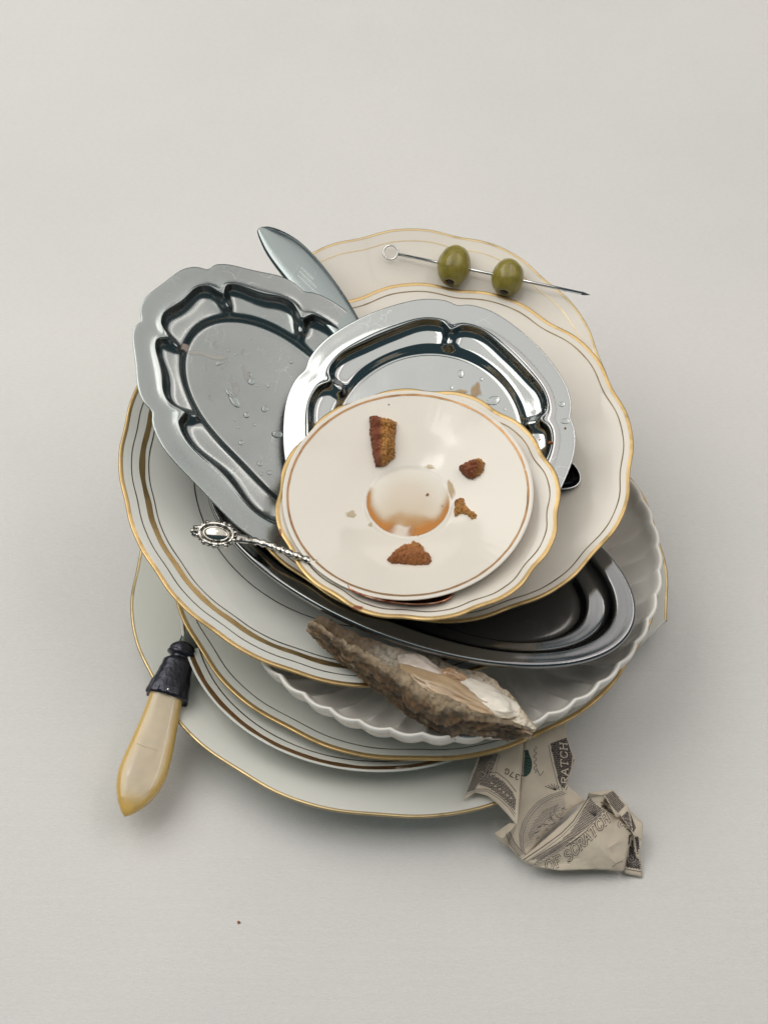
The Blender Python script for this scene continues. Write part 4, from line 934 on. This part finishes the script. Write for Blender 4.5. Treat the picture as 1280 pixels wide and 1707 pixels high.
    for x in (924, 929): line([(x - 10, 1242), (x - 5, 1268), (x + 3, 1300), (x + 8, 1318)], 1.0, 'grey')
    line([(947, 1230), (957, 1264), (952, 1296), (943, 1318)], .9, 'dark')
    for k in range(6): line([(926, 1318), (908 + k * 5, 1306 + abs(k - 2.5) * 2)], .9, 'dark', .2)
    # signature squiggle and green seal
    line([(892 + 3 * math.sin(k * 1.9), 1244 + k * 3) for k in range(16)], .9, 'dark')
    hatch([(872, 1252), (880, 1250), (886, 1270), (884, 1288), (874, 1296), (869, 1292)], .4, 1.7, 1.6, 'green', .1); line(arc(872, 1275, 14, 20, -70, 75), 1.6, 'green')
    line([(894, 1280), (900, 1294), (906, 1286)], 1.0, 'grey')
    # left flap: scroll corner, border and serial number
    text('37G', (868, 1293), (-8.6, -4.3), (-3.0, 9.2), 1.0, 1.5, None, 'dark')
    lf = [(800, 1262), (830, 1256), (822, 1278), (815, 1296), (800, 1304), (790, 1318), (778, 1320)]
    hatch(lf, .5, 2.4, 1.4, 'dark', .3); hatch(lf, -.7, 3.6, .9, 'dark', .2)
    for k in range(4): line([(806 + k * 6, 1300 - k), (812 + k * 5, 1280), (824 + k * 3, 1258)], 1.4, 'light', .22)
    scroll(803, 1292, 9, 0, 'light'); scroll(818, 1276, 8, 2, 'light')
    bd = [(798, 1308), (806, 1296), (822, 1292), (840, 1304), (854, 1320), (860, 1334), (858, 1352), (846, 1338), (830, 1324), (812, 1312)]
    hatch(bd, .3, 2.3, 1.3, 'dark', .3); hatch(bd, 1.5, 3.2, .9, 'grey', .2)
    for k in range(6): line([(818 + k * 6.5, 1305 + k * 5), (821 + k * 6.5, 1307 + k * 5)], 2.6, 'paper', .3)
    line([(776, 1322), (792, 1316), (812, 1316), (832, 1328), (848, 1342), (859, 1358)], .9, 'dark'); line([(776, 1325), (792, 1319), (811, 1319), (830, 1331), (847, 1346), (858, 1362)], .8, 'dark')
    line([(800, 1295), (812, 1288), (828, 1288), (846, 1302), (860, 1320)], .9, 'dark'); line([(858, 1236), (868, 1262), (866, 1300)], .1, 'light')
    # lower left ruffle border
    for k in range(4): line([(843 + k * 2.2, 1390 - k), (850 + k * 2.5, 1408 - k), (866 + k * 2.5, 1428 - k)], 1.0, 'dark' if k in (0, 3) else 'grey')
    # right hand dark scrolled corner
    hatch([(1002, 1326), (1022, 1319), (1042, 1343), (1030, 1356), (1012, 1340)], .8, 2.2, 1.2, 'dark', .3); hatch([(1002, 1326), (1022, 1319), (1042, 1343), (1030, 1356)], -.6, 3, .8, 'grey', .3)
    hatch([(1036, 1362), (1048, 1350), (1060, 1380), (1054, 1392), (1040, 1378)], .4, 2.0, 1.4, 'dark', .2); hatch([(1048, 1392), (1064, 1396), (1066, 1418), (1069, 1450), (1043, 1446), (1046, 1418)], .6, 2.0, 1.6, 'dark', .2)
    hatch([(1048, 1392), (1064, 1396), (1066, 1418), (1069, 1450), (1043, 1446)], -.5, 3.0, 1.2, 'dark', .2)
    hatch([(1000, 1336), (1020, 1352), (1028, 1364), (1010, 1352)], .5, 1.8, 1.4, 'dark', .2)
    scroll(1052, 1432, 8, 0, 'light', 1.0); scroll(1060, 1440, 6, 2, 'light', .9); scroll(1046, 1370, 8, 1, 'light', 1.0); scroll(1036, 1374, 7, 2, 'grey', 1.0)
    line([(1042, 1449), (1069, 1454)], 1.0, 'dark'); line([(1020, 1446), (1028, 1440), (1038, 1436)], .9, 'grey'); hatch([(1018, 1450), (1024, 1440), (1040, 1432), (1039, 1450)], .8, 3, .7, 'light', .3)
    for k, (V, Fc) in buf.items():
        if Fc: mesh_obj({'dark': 'dark_print', 'grey': 'grey_print', 'light': 'pale_print', 'green': 'green_seal', 'paper': 'letter_face'}[k], V, Fc, inks[k], T, False)['kind'] = 'stuff'
    bm.free()
banknote()
